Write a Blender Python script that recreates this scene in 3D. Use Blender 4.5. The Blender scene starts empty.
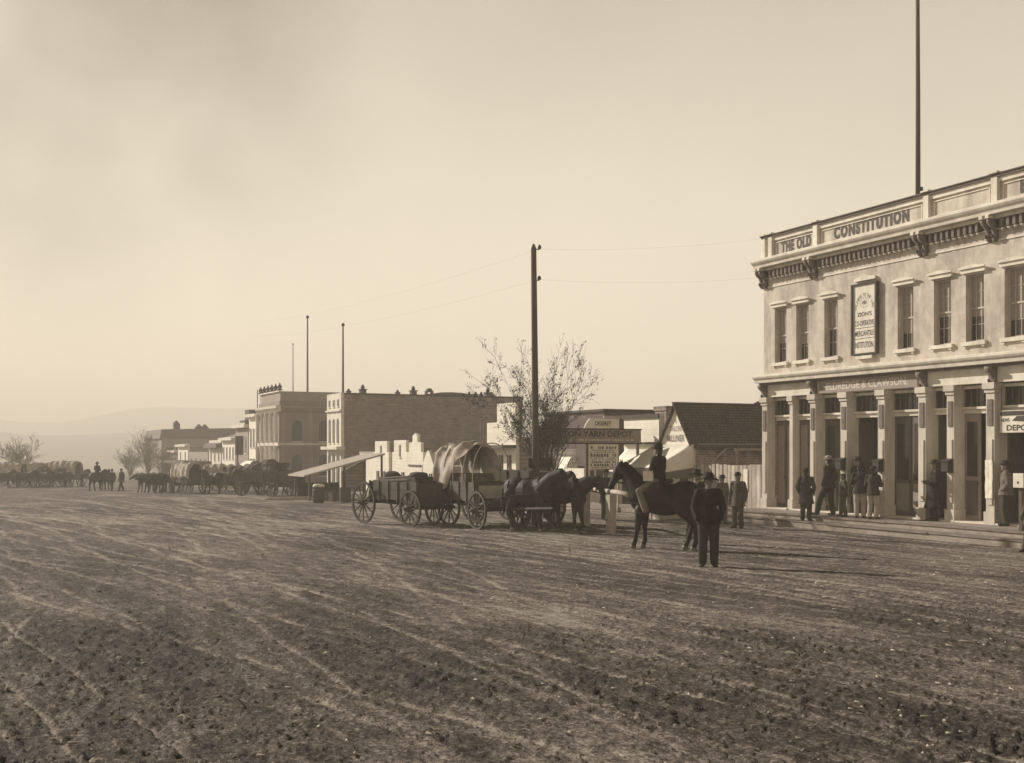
import bpy, math, random
import numpy as np
from mathutils import Vector, Matrix
R = math.radians
random.seed(7)
scene = bpy.context.scene
COL = scene.collection
F = 1100.0; EYE = 1.95; HZ = 450.0
TH = R(25.9); CT, ST = math.cos(TH), math.sin(TH)

# ------------------------------------------------------------------ camera
cam = bpy.data.cameras.new('camera'); camo = bpy.data.objects.new('camera', cam); COL.objects.link(camo)
camo.location = (0, 0, EYE); camo.rotation_euler = (R(90), 0, 0)
cam.sensor_width = 36; cam.lens = F/1024*36; cam.shift_y = (HZ-381.5)/1024
cam.clip_start = .1; cam.clip_end = 12000
scene.camera = camo
# ------------------------------------------------------------------ exposure
vs = scene.view_settings
vs.view_transform = 'Standard'; vs.look = 'None'; vs.gamma = 1; vs.use_curve_mapping = False
vs.exposure = 0.66
# ------------------------------------------------------------------ sun + sky
SUN_EL = R(27)
az_off = R(30)
sa, sb = -math.sin(az_off), math.cos(az_off)           # towards the sun, street frame (a to the right, b down the street)
sx, sy = sa*CT - sb*ST, sa*ST + sb*CT
sun = bpy.data.lights.new('sun', 'SUN'); suno = bpy.data.objects.new('sun', sun); COL.objects.link(suno)
sun.energy = 4.6; sun.angle = R(.6); sun.color = (1, .93, .83)
sd = Vector((sx*math.cos(SUN_EL), sy*math.cos(SUN_EL), math.sin(SUN_EL)))
suno.rotation_euler = sd.to_track_quat('Z', 'Y').to_euler(); suno.location = (0, 0, 60)
w = bpy.data.worlds.new('World'); scene.world = w; w.use_nodes = True
N = w.node_tree.nodes; L = w.node_tree.links
bg = N['Background']
sky = N.new('ShaderNodeTexSky'); sky.sky_type = 'NISHITA'; sky.sun_disc = False
sky.sun_elevation = SUN_EL; sky.sun_rotation = math.atan2(sx, sy); sky.dust_density = 3.5; sky.air_density = 1.2
bw = N.new('ShaderNodeRGBToBW'); L.new(sky.outputs[0], bw.inputs[0])
def wm(op, a, b=None, c=None):
    n = N.new('ShaderNodeMath'); n.operation = op
    for i, v in enumerate((a, b, c)):
        if v is None: continue
        if isinstance(v, (int, float)): n.inputs[i].default_value = v
        else: L.new(v, n.inputs[i])
    return n.outputs[0]
pw = wm('POWER', bw.outputs[0], .16)                     # an orthochromatic plate flattens the sky
tc = N.new('ShaderNodeTexCoord')
sep = N.new('ShaderNodeSeparateXYZ'); L.new(tc.outputs['Generated'], sep.inputs[0])
up = wm('MAXIMUM', sep.outputs[2], 0.0)
grad = wm('SUBTRACT', 1.0, wm('MULTIPLY', wm('POWER', up, 1.5), 1.55))
def patch(px, py, k0, k1):
    d = Vector(((px-512)/F, 1, (HZ-py)/F)).normalized()
    vd = N.new('ShaderNodeVectorMath'); vd.operation = 'DOT_PRODUCT'; L.new(tc.outputs['Generated'], vd.inputs[0]); vd.inputs[1].default_value = d
    mr = N.new('ShaderNodeMapRange'); mr.interpolation_type = 'SMOOTHSTEP'
    L.new(vd.outputs['Value'], mr.inputs[0]); mr.inputs[1].default_value = k0; mr.inputs[2].default_value = k1
    return mr.outputs[0]
no = N.new('ShaderNodeTexNoise'); no.inputs['Scale'].default_value = 4.2; no.inputs['Detail'].default_value = 5; no.inputs['Roughness'].default_value = .5
L.new(tc.outputs['Generated'], no.inputs['Vector'])
cl = N.new('ShaderNodeMapRange'); L.new(no.outputs[0], cl.inputs[0]); cl.inputs[1].default_value = .35; cl.inputs[2].default_value = .68
cloud = wm('MULTIPLY', patch(50, 55, .962, .998), wm('ADD', wm('MULTIPLY', cl.outputs[0], .24), .07))
cloud2 = wm('MULTIPLY', cl.outputs[0], .07)
val = wm('MULTIPLY', pw, wm('SUBTRACT', grad, wm('ADD', cloud, cloud2)))
mx = N.new('ShaderNodeMix'); mx.data_type = 'RGBA'; mx.blend_type = 'MULTIPLY'; mx.inputs[0].default_value = 1
mx.inputs[6].default_value = (1, .895, .705, 1); L.new(val, mx.inputs[7])
L.new(mx.outputs[2], bg.inputs[0])
SKYMUL = 5.1
bg.inputs[1].default_value = .1
gainn = N.new('ShaderNodeVectorMath'); gainn.operation = 'SCALE'; gainn.inputs['Scale'].default_value = SKYMUL
L.new(mx.outputs[2], gainn.inputs[0]); L.new(gainn.outputs[0], bg.inputs[0])

# ------------------------------------------------------------------ helpers
def W(a, b, z): return Vector((a*CT - b*ST, a*ST + b*CT, z))
def AB(x, y): return (x*CT + y*ST, -x*ST + y*CT)
def gab(a, b):                                     # ground height, street frame
    z = -.0145*b if b < 900 else -.0145*900
    t = min(1, max(0, (a-14)/7.5)) * min(1, max(0, (40-b)/8))
    t = t*t*(3-2*t)
    return z*(1-t) + min(z, -.47)*t
def gxy(x, y): return gab(*AB(x, y))
def bf(px, a):                                     # street coordinate b where the line a = const is seen at pixel column px
    r = (px-512)/F
    return a*(CT - ST*r)/(ST + CT*r)
def zf(py, a, b):
    return EYE + (HZ-py)/F*(a*ST + b*CT)
def PX(px, Y): return (px-512)/F*Y
def on_ground(px, Y):
    x = PX(px, Y); return Vector((x, Y, gxy(x, Y)))

def T(g):
    t = min(1, g/.7)
    return (g, g*(.775+.165*t), g*(.67+.125*t), 1)
def mat(name, g, rough=.8, var=.18, scale=3.0, bump=.0, stretch=(1, 1, 1), spec=.25, detail=6, dirt=0):
    m = bpy.data.materials.new(name); m.use_nodes = True
    n, l = m.node_tree.nodes, m.node_tree.links
    p = n['Principled BSDF']; p.inputs['Roughness'].default_value = rough; p.inputs['Specular IOR Level'].default_value = spec
    t = n.new('ShaderNodeTexCoord'); mp = n.new('ShaderNodeMapping'); mp.inputs['Scale'].default_value = stretch
    l.new(t.outputs['Object'], mp.inputs[0])
    ns = n.new('ShaderNodeTexNoise'); ns.inputs['Scale'].default_value = scale; ns.inputs['Detail'].default_value = detail; ns.inputs['Roughness'].default_value = .62
    l.new(mp.outputs[0], ns.inputs['Vector'])
    cr = n.new('ShaderNodeValToRGB'); e = cr.color_ramp.elements
    e[0].position = .3; e[1].position = .7; e[0].color = T(g*(1-var)); e[1].color = T(g*(1+var))
    l.new(ns.outputs[0], cr.inputs[0]); out = cr.outputs[0]
    if dirt:
        n2 = n.new('ShaderNodeTexNoise'); n2.inputs['Scale'].default_value = 1.7; n2.inputs['Detail'].default_value = 8; n2.inputs['Roughness'].default_value = .7
        mp2 = n.new('ShaderNodeMapping'); mp2.inputs['Scale'].default_value = (1, 1, .3); mp2.inputs['Location'].default_value = (3, 8, 1)
        l.new(t.outputs['Object'], mp2.inputs[0]); l.new(mp2.outputs[0], n2.inputs['Vector'])
        mr = n.new('ShaderNodeMapRange'); mr.inputs[1].default_value = .45; mr.inputs[2].default_value = .75; mr.inputs[3].default_value = 0; mr.inputs[4].default_value = dirt
        l.new(n2.outputs[0], mr.inputs[0])
        mm = n.new('ShaderNodeMix'); mm.data_type = 'RGBA'; mm.inputs[7].default_value = T(g*.45)
        l.new(mr.outputs[0], mm.inputs[0]); l.new(out, mm.inputs[6]); out = mm.outputs[2]
    l.new(out, p.inputs['Base Color'])
    if bump:
        b = n.new('ShaderNodeBump'); b.inputs['Strength'].default_value = bump; b.inputs['Distance'].default_value = .02
        l.new(ns.outputs[0], b.inputs['Height']); l.new(b.outputs[0], p.inputs['Normal'])
    return m
def courses(name, g1, g2, gm, bw_, bh, mort, vertical=False, bump=.4, var=.3, rough=.9, slope=False):
    """rows of bricks, shingles or boards"""
    m = bpy.data.materials.new(name); m.use_nodes = True
    n, l = m.node_tree.nodes, m.node_tree.links
    p = n['Principled BSDF']; p.inputs['Roughness'].default_value = rough; p.inputs['Specular IOR Level'].default_value = .2
    t = n.new('ShaderNodeTexCoord'); s = n.new('ShaderNodeSeparateXYZ'); l.new(t.outputs['Object'], s.inputs[0])
    ad = n.new('ShaderNodeMath'); ad.operation = 'ADD'
    c = n.new('ShaderNodeCombineXYZ')
    if slope:
        l.new(s.outputs[0], c.inputs[0]); l.new(s.outputs[2], c.inputs[1])
    else:
        l.new(s.outputs[0], ad.inputs[0]); l.new(s.outputs[1], ad.inputs[1])
        l.new(ad.outputs[0], c.inputs[1 if vertical else 0]); l.new(s.outputs[2], c.inputs[0 if vertical else 1])
    br = n.new('ShaderNodeTexBrick'); l.new(c.outputs[0], br.inputs['Vector'])
    br.inputs['Color1'].default_value = T(g1); br.inputs['Color2'].default_value = T(g2); br.inputs['Mortar'].default_value = T(gm)
    br.inputs['Scale'].default_value = 1; br.inputs['Brick Width'].default_value = bw_; br.inputs['Row Height'].default_value = bh; br.inputs['Mortar Size'].default_value = mort
    ns = n.new('ShaderNodeTexNoise'); ns.inputs['Scale'].default_value = 1.3; ns.inputs['Detail'].default_value = 8; ns.inputs['Roughness'].default_value = .7
    l.new(t.outputs['Object'], ns.inputs['Vector'])
    mr = n.new('ShaderNodeMapRange'); mr.inputs[1].default_value = .3; mr.inputs[2].default_value = .7; mr.inputs[3].default_value = 1-var; mr.inputs[4].default_value = 1+var
    l.new(ns.outputs[0], mr.inputs[0])
    mm = n.new('ShaderNodeVectorMath'); mm.operation = 'SCALE'; l.new(br.outputs[0], mm.inputs[0]); l.new(mr.outputs[0], mm.inputs['Scale'])
    l.new(mm.outputs[0], p.inputs['Base Color'])
    b = n.new('ShaderNodeBump'); b.inputs['Strength'].default_value = bump; b.inputs['Distance'].default_value = .02; b.invert = True
    l.new(br.outputs['Fac'], b.inputs['Height']); l.new(b.outputs[0], p.inputs['Normal'])
    return m
M = dict(
    stucco=mat('stucco', .50, .9, .18, 2.6, .3, dirt=1.0),
    stone_trim=mat('painted stone trim', .66, .8, .14, 2.5, .1, dirt=.55),
    pier=mat('painted pier', .54, .75, .14, 3, .05, (1, 1, .4), dirt=.6),
    bracket=mat('bracket wood', .15, .8, .25, 8, .2),
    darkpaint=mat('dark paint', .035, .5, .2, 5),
    door=mat('door wood', .11, .55, .25, 5, .1, (4, 4, .5)),
    doorlight=mat('pale door panel', .25, .6, .15, 5, .1),
    glass=mat('window glass', .03, .12, .25, 1.5, 0, spec=.6),
    blind=mat('window blind', .30, .9, .15, 4, .1, (1, 1, 6)),
    sash=mat('sash paint', .42, .6, .1, 6),
    plank=courses('sidewalk planks', .30, .24, .06, 3.2, .5, .02, bump=.5),
    tread=mat('worn tread boards', .2, .9, .35, 5, .4, (6, .6, 3)),
    step=mat('step timber', .30, .9, .25, 5, .4, (1, 1, 3), dirt=.5),
    brick=courses('brown brick', .23, .13, .27, .42, .15, .02, var=.45),
    brick_dark=courses('dark brick', .12, .085, .14, .24, .085, .012),
    brick_wall=courses('rough stained brick', .26, .13, .32, .24, .09, .014, var=.8),
    rubble=mat('patchy plaster', .2, .9, .4, 5, .4),
    white_board=courses('white clapboard', .74, .68, .56, 5.0, .24, .006, bump=.15, var=.12),
    white_wall=mat('white painted boards', .74, .85, .1, 2, .1, dirt=.3),
    grey_board=courses('grey boards', .36, .28, .12, 4.0, .2, .014),
    fence=courses('weathered fence boards', .52, .36, .07, 6.0, .24, .016, vertical=True, var=.35),
    shingle=courses('wood shingles', .17, .10, .05, .16, .11, .014, bump=.9, slope=True),
    roof=mat('tin roof', .12, .8, .2, 2, .1),
    wood=mat('weathered wood', .10, .85, .35, 6, .4, (5, 5, .6)),
    wood_pale=mat('pale timber', .40, .85, .2, 5, .3, (1, 1, 1), dirt=.3),
    wood_dark=mat('dark wagon wood', .055, .8, .4, 6, .3),
    iron=mat('iron', .05, .5, .3, 10),
    pole=mat('pole timber', .10, .85, .3, 5, .3, (6, 6, .4)),
    canvas=mat('dirty canvas', .42, .95, .35, 3, .4, dirt=.6),
    canvas_white=mat('awning canvas', .78, .9, .07, 2, .1, dirt=.15),
    hay=mat('hay', .13, 1, .4, 12, .8),
    sign_grey=mat('grey sign paint', .28, .8, .15, 4, .1, (1, 1, 1), dirt=.3),
    sign_white=mat('white sign paint', .66, .8, .12, 4, .05, dirt=.5),
    ink=mat('black lettering', .055, .7, .3, 8),
    gilt=mat('pale lettering', .55, .6, .2, 8),
    cloth_black=mat('black cloth', .022, .95, .4, 9, .3),
    cloth_dark=mat('dark wool', .040, .95, .35, 9, .3),
    cloth_brown=mat('brown wool', .075, .95, .3, 9, .3),
    cloth_grey=mat('grey wool', .13, .95, .25, 9, .3),
    cloth_rider=mat('grey riding wool', .17, .95, .25, 9, .3),
    cloth_light=mat('pale cotton', .36, .95, .2, 9, .3),
    felt=mat('hat felt', .022, .9, .2, 9),
    felt_pale=mat('pale hat felt', .3, .9, .2, 9),
    skin=mat('skin', .20, .6, .1, 8),
    hair=mat('hair', .03, .8, .3, 20),
    leather=mat('leather', .03, .8, .3, 12, .2),
    coat_black=mat('black horse coat', .018, .62, .5, 6, .2, spec=.2),
    coat_bay=mat('dark bay coat', .030, .65, .6, 4, .2, spec=.2),
    coat_ox=mat('ox hide', .06, .8, .5, 2, .1),
    hoof=mat('hoof', .14, .6, .3, 10),
    bark=mat('bark', .060, .9, .4, 9, .6, (3, 3, .6)),
    leaf=mat('dry leaf', .05, .8, .4, 9),
    twig=mat('far twigs', .09, .9, .3, 3),
    paper=mat('paper', .72, .9, .1, 9),
    stone=mat('pale stone', .34, .9, .3, 9, .4),
    clod=mat('earth clod', .15, 1, .45, 14, .4),
    straw=mat('straw bits', .38, .9, .35, 3),
    hill=mat('dry hillside', .10, 1, .25, .01, 0),
    barrel=mat('barrel staves', .10, .8, .3, 5, .3, (6, 6, .5)),
)
# ---- mesh builder
class MB:
    def __init__(s): s.v = []; s.f = []
    def add(s, vs, fs):
        o = len(s.v); s.v += [tuple(v) for v in vs]; s.f += [tuple(i+o for i in f) for f in fs]; return s
    def box(s, x0, x1, y0, y1, z0, z1):
        x0, x1 = min(x0, x1), max(x0, x1); y0, y1 = min(y0, y1), max(y0, y1); z0, z1 = min(z0, z1), max(z0, z1)
        return s.add([(x0,y0,z0),(x1,y0,z0),(x1,y1,z0),(x0,y1,z0),(x0,y0,z1),(x1,y0,z1),(x1,y1,z1),(x0,y1,z1)],
                     [(0,3,2,1),(4,5,6,7),(0,1,5,4),(1,2,6,5),(2,3,7,6),(3,0,4,7)])
    def ring_loft(s, rings, closed=True, cap=True):
        n = len(rings[0]); o = len(s.v)
        for r in rings: s.v += [tuple(p) for p in r]
        for k in range(len(rings)-1):
            for i in range(n if closed else n-1):
                j = (i+1) % n
                s.f.append((o+k*n+i, o+k*n+j, o+(k+1)*n+j, o+(k+1)*n+i))
        if cap and closed:
            s.f.append(tuple(o+i for i in range(n))[::-1]); e = o+(len(rings)-1)*n
            s.f.append(tuple(e+i for i in range(n)))
        return s
    def tube(s, pts, rad, n=8, cap=True):
        pts = [Vector(p) for p in pts]
        if isinstance(rad, (int, float)): rad = [rad]*len(pts)
        rings = []; u = None
        for i, p in enumerate(pts):
            d = (pts[min(i+1, len(pts)-1)] - pts[max(i-1, 0)])
            d = d.normalized() if d.length > 1e-9 else Vector((0, 0, 1))
            if u is None: u = d.orthogonal().normalized()
            else:
                u = (u - d*u.dot(d)); u = u.normalized() if u.length > 1e-6 else d.orthogonal().normalized()
            v = d.cross(u)
            rings.append([p + (u*math.cos(2*math.pi*k/n) + v*math.sin(2*math.pi*k/n))*rad[i] for k in range(n)])
        return s.ring_loft(rings, True, cap)
    def cap(s, p0, p1, r0, r1, n=14):
        p0, p1 = Vector(p0), Vector(p1); d = p1-p0
        d = d.normalized() if d.length > 1e-9 else Vector((0, 0, 1))
        pts, rr = [], []
        for t in (-89, -60, -30, 0): pts.append(p0 + d*r0*math.sin(R(t))); rr.append(max(.0005, r0*math.cos(R(t))))
        for t in (0, 30, 60, 89): pts.append(p1 + d*r1*math.sin(R(t))); rr.append(max(.0005, r1*math.cos(R(t))))
        if (p1-p0).length < 1e-9: pts.pop(4); rr.pop(4)
        u = d.orthogonal().normalized(); v = d.cross(u)
        return s.ring_loft([[p+(u*math.cos(2*math.pi*k/n)+v*math.sin(2*math.pi*k/n))*r for k in range(n)] for p, r in zip(pts, rr)])
    def ell(s, c, r, rot=None, n=16, m=9):
        c = Vector(c); rings = []
        for i in range(m):
            t = math.pi*(i+.02)/(m-.96) if False else math.pi*(.01 + .98*i/(m-1))
            ring = []
            for k in range(n):
                p = Vector((r[0]*math.sin(t)*math.cos(2*math.pi*k/n), r[1]*math.sin(t)*math.sin(2*math.pi*k/n), -r[2]*math.cos(t)))
                if rot: p = rot @ p
                ring.append(c+p)
            rings.append(ring)
        return s.ring_loft(rings)
    def lathe(s, prof, c=(0, 0, 0), n=20):
        c = Vector(c)
        return s.ring_loft([[c+Vector((r*math.cos(2*math.pi*k/n), r*math.sin(2*math.pi*k/n), z)) for k in range(n)] for r, z in prof])
    def prism(s, poly, ax, t0, t1):
        """polygon in the two other axes, extruded along ax (0,1,2)"""
        def P(u, v, t): return {0: (t, u, v), 1: (u, t, v), 2: (u, v, t)}[ax]
        n = len(poly)
        return s.add([P(u, v, t0) for u, v in poly]+[P(u, v, t1) for u, v in poly],
                     [tuple(range(n))[::-1], tuple(range(n, 2*n))]+[(i, (i+1) % n, n+(i+1) % n, n+i) for i in range(n)])
    def shift(s, d):
        d = Vector(d); s.v = [tuple(Vector(v)+d) for v in s.v]; return s
    def mesh(s, name, m, smooth=False):
        me = bpy.data.meshes.new(name); me.from_pydata([tuple(v) for v in s.v], [], s.f); me.update()
        import bmesh
        bm = bmesh.new(); bm.from_mesh(me); bmesh.ops.recalc_face_normals(bm, faces=bm.faces); bm.to_mesh(me); bm.free()
        if smooth: me.polygons.foreach_set('use_smooth', [True]*len(me.polygons))
        me.materials.append(M[m] if isinstance(m, str) else m)
        return me
    def build(s, name, m, parent=None, smooth=False, off=None, label=None):
        if off is None: off = OFF.get(parent.name) if parent is not None else None
        if off is not None: s.shift((-off[0], -off[1], -off[2]))
        return link(name, s.mesh(name, m, smooth), parent, label)
OFF = {}
def link(name, me, parent=None, label=None):
    o = bpy.data.objects.new(name, me); COL.objects.link(o)
    if parent is not None:
        o.parent = parent
        if parent.name in OFF: OFF[o.name] = OFF[parent.name]
    if label: o['label'] = label
    return o
def tag(o, label, cat, group=None):
    o['label'] = label; o['category'] = cat
    if group: o['group'] = group
    return o
def thing(name, label, cat, loc=(0, 0, 0), rz=0, group=None):
    o = bpy.data.objects.new(name, None); COL.objects.link(o); o.empty_display_size = .3
    o.location = loc; o.rotation_euler = (0, 0, rz)
    return tag(o, label, cat, group)
def sthing(name, label, cat, a, b, z=None, group=None):
    """thing in the street frame: its parts are written in (a, b, z)"""
    if z is None: z = gab(a, b)
    o = thing(name, label, cat, W(a, b, z), TH, group); OFF[o.name] = (a, b, z); return o
def struct(o): o['kind'] = 'structure'; return o
def copy_tree(o, parent=None):
    c = o.copy(); COL.objects.link(c)
    if parent is not None: c.parent = parent
    for ch in list(o.children): copy_tree(ch, c)
    return c
def dup(o, loc, rz, label, group=None, scale=None):
    c = copy_tree(o); c.location = loc; c.rotation_euler = (0, 0, rz); c['label'] = label
    if group: c['group'] = group
    if scale: c.scale = (scale,)*3
    return c
FONTCACHE = {}
def text_mesh(txt, h, width=None, bold=.0, space=1.0):
    cu = bpy.data.curves.new('t', 'FONT'); cu.body = txt; cu.size = 1; cu.align_x = 'CENTER'; cu.align_y = 'CENTER'; cu.extrude = 0; cu.offset = bold
    cu.resolution_u = 3; cu.space_character = space
    o = bpy.data.objects.new('t', cu); COL.objects.link(o)
    dg = bpy.context.evaluated_depsgraph_get(); me = bpy.data.meshes.new_from_object(o.evaluated_get(dg))
    bpy.data.objects.remove(o)
    v = np.array([x.co[:] for x in me.vertices]); f = [tuple(p.vertices) for p in me.polygons]
    bpy.data.meshes.remove(me)
    v[:, 0] -= (v[:, 0].min()+v[:, 0].max())/2; v[:, 1] -= (v[:, 1].min()+v[:, 1].max())/2
    hh = v[:, 1].max()-v[:, 1].min(); s = h/hh
    sxx = s if width is None else width/(v[:, 0].max()-v[:, 0].min())
    v[:, 0] *= sxx; v[:, 1] *= s
    return v, f
def text(txt, parent, m, c, h, width=None, face='street', bold=.0, arc=None, name='lettering', up=0, space=1.0):
    """flat letters standing just proud of a wall, street frame; face 'street' = seen from the street, 'near' = seen from up the street"""
    mb = MB()
    def put(v, f):
        if face == 'street': vv = [(c[0], c[1]-p[0], c[2]+p[1]+up*p[0]) for p in v]
        else: vv = [(c[0]+p[0], c[1], c[2]+p[1]) for p in v]
        mb.add(vv, f)
    if arc is None: put(*text_mesh(txt, h, width, bold, space))
    else:
        rad, a0, a1 = arc
        for i, ch in enumerate(txt):
            if ch == ' ': continue
            v, f = text_mesh(ch, h, h*.6 if ch != 'I' else h*.2, bold)
            t = a0+(a1-a0)*i/(len(txt)-1)
            v2 = [(rad*math.sin(t)+p[0]*math.cos(t)+p[1]*math.sin(t), rad*math.cos(t)*1.15-p[0]*math.sin(t)+p[1]*math.cos(t)) for p in v]
            put(v2, f)
    return mb.build(name, m, parent)
def blob(mb, voxel, name, m, parent=None, smooth_it=2, label=None):
    """fuse overlapping shapes into one continuous skin"""
    me = bpy.data.meshes.new('tmp'); me.from_pydata([tuple(v) for v in mb.v], [], mb.f)
    o = bpy.data.objects.new('tmp', me); COL.objects.link(o)
    r = o.modifiers.new('r', 'REMESH'); r.mode = 'VOXEL'; r.voxel_size = voxel; r.use_smooth_shade = True
    s = o.modifiers.new('s', 'SMOOTH'); s.iterations = smooth_it; s.factor = .5
    dg = bpy.context.evaluated_depsgraph_get()
    out = bpy.data.meshes.new_from_object(o.evaluated_get(dg)); bpy.data.objects.remove(o); bpy.data.meshes.remove(me)
    out.name = name; out.materials.clear(); out.materials.append(M[m])
    if parent is None: return out
    return link(name, out, parent, label)

# ------------------------------------------------------------------ the ground
def vnoise(x, y, seed=0):
    xi = np.floor(x).astype(np.int64); yi = np.floor(y).astype(np.int64); fx = x-xi; fy = y-yi
    fx = fx*fx*(3-2*fx); fy = fy*fy*(3-2*fy)
    def h(i, j):
        n = (i*374761393 + j*668265263 + seed*1274126177) & 0xffffffff
        n = ((n ^ (n >> 13))*1274126177) & 0xffffffff
        return ((n ^ (n >> 16)) & 0xffff)/65535.0
    return (h(xi, yi)*(1-fx)+h(xi+1, yi)*fx)*(1-fy) + (h(xi, yi+1)*(1-fx)+h(xi+1, yi+1)*fx)*fy
def fbm(x, y, seed=0, o=4):
    r = 0; a = .5; t = 0
    for k in range(o): r = r + a*vnoise(x*2**k, y*2**k, seed+k*7); t += a; a *= .55
    return r/t - .5
RUTS = []
_r = random.Random(5)
for i in range(300):
    k = _r.gauss(-.02, .10) if i % 3 else _r.gauss(-.2, .22)
    RUTS.append(dict(a0=_r.uniform(-40, 23), k=k, am=_r.uniform(0, .35), wl=_r.uniform(16, 50), ph=_r.uniform(0, 6.3), dep=_r.uniform(.006, .020), b0=_r.uniform(0, 60)**1, ln=_r.uniform(5, 30), w=_r.uniform(.013, .030), s=_r.uniform(.4, 1), one=_r.random() < .4))
for a0, b0, k, am in ((-9, 26, .05, 1.6), (-13, 22, -.2, 1.3), (-3, 24, .1, .9), (-16, 30, .2, 2.0)):
    RUTS.append(dict(a0=a0, k=k, am=am, wl=22, ph=a0, dep=.02, b0=b0, ln=8, w=.05, s=1, one=False))
def ground_relief(a, b, sp, dist):
    """height of mud relief, worn wheel tracks and clotted patches"""
    f = lambda size: np.clip(size/np.maximum(sp, 1e-3)-.6, 0, 1)
    patchy = np.clip((fbm(a/1.3, b/3.2, 41, 5)+.6*fbm(a/5, b/9, 43, 3))*1.7+.5, 0, 1)
    h = .07*fbm(a/5, b/13, 3) + .025*fbm(a/.6, b/1.8, 11)*f(.6)
    h += .034*np.abs(fbm(a/.22, b/.34, 21))*f(.22)*(.3+patchy)
    clod = np.clip(fbm(a/.062, b/.07, 31, 3), .02, 1)-.02
    h += .11*clod*(.4+.8*patchy)*f(.062)
    h += .03*fbm(a/.045, b/.05, 51, 2)*f(.045)*(.25+patchy)
    h += .010*fbm(a/.09, b/1.6, 61, 3)*f(.09)
    worn = np.zeros_like(a)
    for i, q in enumerate(RUTS):
        fade = np.minimum(1, np.clip(1-np.abs(b-q['b0'])/q['ln'], 0, 1)*3)
        line = q['a0'] + q['k']*(b-q['b0']) + q['am']*np.sin(b/q['wl']*6.28+q['ph']) + .03*np.sin(b*1.7+q['ph']) + .05*(vnoise(b*1.1, b*0+i, 5)-.5)
        for s in ((-.72, .72) if not q['one'] else (0,)):
            d = np.abs(a-line-s); wd = np.maximum(q['w'], sp*.8)
            g = np.exp(-(d/wd)**2); g2 = np.exp(-((d-wd*2.1)/wd)**2)
            br = .25+.75*np.clip(vnoise(b/.9, b*0+i, 9)*1.8-.4, 0, 1)
            h += fade*br*(-q['dep']*g + .5*q['dep']*g2)*np.clip(.12/np.maximum(sp, .02), 0, 1)**.5
            worn = np.maximum(worn, fade*np.exp(-(d/(wd*1.1))**2)*q['s']*br)
            patchy = patchy*(1-.6*fade*g)
    return h, worn, patchy
ROWS, COLS = 860, 860
yy = np.concatenate([np.array([-80, -40, -15, -4, 1.5]), 3.5*np.exp(np.linspace(0, math.log(2600/3.5), ROWS))])
ss = np.linspace(-1, 1, COLS)
Yg = np.repeat(yy, COLS).reshape(len(yy), COLS)
wd_ = np.maximum(30*(Yg < 2), np.maximum(Yg, 0)*.60+1.5)
wd_[:5] = np.array([90, 60, 40, 20, 9])[:, None]
wd_ = np.where(Yg > 60, wd_ + (Yg-60)*1.2, wd_)
Xg = ss[None, :]*wd_
ag = Xg*CT+Yg*ST; bg_ = -Xg*ST+Yg*CT
zb = np.where(bg_ < 900, -.0145*bg_, -.0145*900)
tt = np.clip((ag-14)/7.5, 0, 1)*np.clip((40-bg_)/8, 0, 1); tt = tt*tt*(3-2*tt)
zb = zb*(1-tt)+np.minimum(zb, -.47)*tt
dy = np.gradient(yy)[:, None]*np.ones_like(Xg)*.42; dx = wd_*2/COLS
sp = np.maximum(dx, dy)
hh, worn, patchy = ground_relief(ag, bg_, sp, Yg)
hh *= np.clip((22.6-ag)/1.0, .25, 1)
fadefar = np.clip(1-(Yg-70)/120, 0, 1); hh *= fadefar
verts = np.stack([Xg, Yg, zb+hh], -1).reshape(-1, 3)
nr = len(yy)
idx = np.arange(nr*COLS).reshape(nr, COLS)
q = np.stack([idx[:-1, :-1], idx[:-1, 1:], idx[1:, 1:], idx[1:, :-1]], -1).reshape(-1, 4)
me = bpy.data.meshes.new('ground'); me.vertices.add(len(verts)); me.vertices.foreach_set('co', verts.ravel())
me.loops.add(q.size); me.loops.foreach_set('vertex_index', q.ravel()); me.polygons.add(len(q))
me.polygons.foreach_set('loop_start', np.arange(0, q.size, 4)); me.polygons.foreach_set('loop_total', np.full(len(q), 4)); me.update(); me.validate()
at = me.attributes.new('worn', 'FLOAT', 'POINT'); at.data.foreach_set('value', worn.ravel().astype(np.float32))
at = me.attributes.new('patchy', 'FLOAT', 'POINT'); at.data.foreach_set('value', patchy.ravel().astype(np.float32))
me.polygons.foreach_set('use_smooth', [True]*len(me.polygons))
gm = bpy.data.materials.new('street earth'); gm.use_nodes = True
n, l = gm.node_tree.nodes, gm.node_tree.links
p = n['Principled BSDF']; p.inputs['Roughness'].default_value = .95; p.inputs['Specular IOR Level'].default_value = .15
tcx = n.new('ShaderNodeTexCoord')
def gn(scale, rot, st, det=6, rough=.6):
    mp = n.new('ShaderNodeMapping'); mp.vector_type = 'TEXTURE'; mp.inputs['Rotation'].default_value = (0, 0, TH+R(rot)); mp.inputs['Scale'].default_value = st
    l.new(tcx.outputs['Object'], mp.inputs[0])
    k = n.new('ShaderNodeTexNoise'); k.inputs['Scale'].default_value = scale; k.inputs['Detail'].default_value = det; k.inputs['Roughness'].default_value = rough
    l.new(mp.outputs[0], k.inputs['Vector']); return k.outputs[0]
def mth(op, a, b):
    k = n.new('ShaderNodeMath'); k.operation = op
    for i, v in enumerate((a, b)):
        if isinstance(v, (int, float)): k.inputs[i].default_value = v
        else: l.new(v, k.inputs[i])
    return k.outputs[0]
n1 = gn(.28, 0, (1, 2.2, 1), 5, .6); n2 = gn(4.5, 3, (1, 16, 1), 6, .65); n3 = gn(5.0, -9, (1, 12, 1), 6, .65); n4 = gn(16, 0, (1, 1.3, 1), 8, .72)
fine = gn(60, 0, (1, 1, 1), 6, .7)
aw = n.new('ShaderNodeAttribute'); aw.attribute_name = 'worn'
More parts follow.
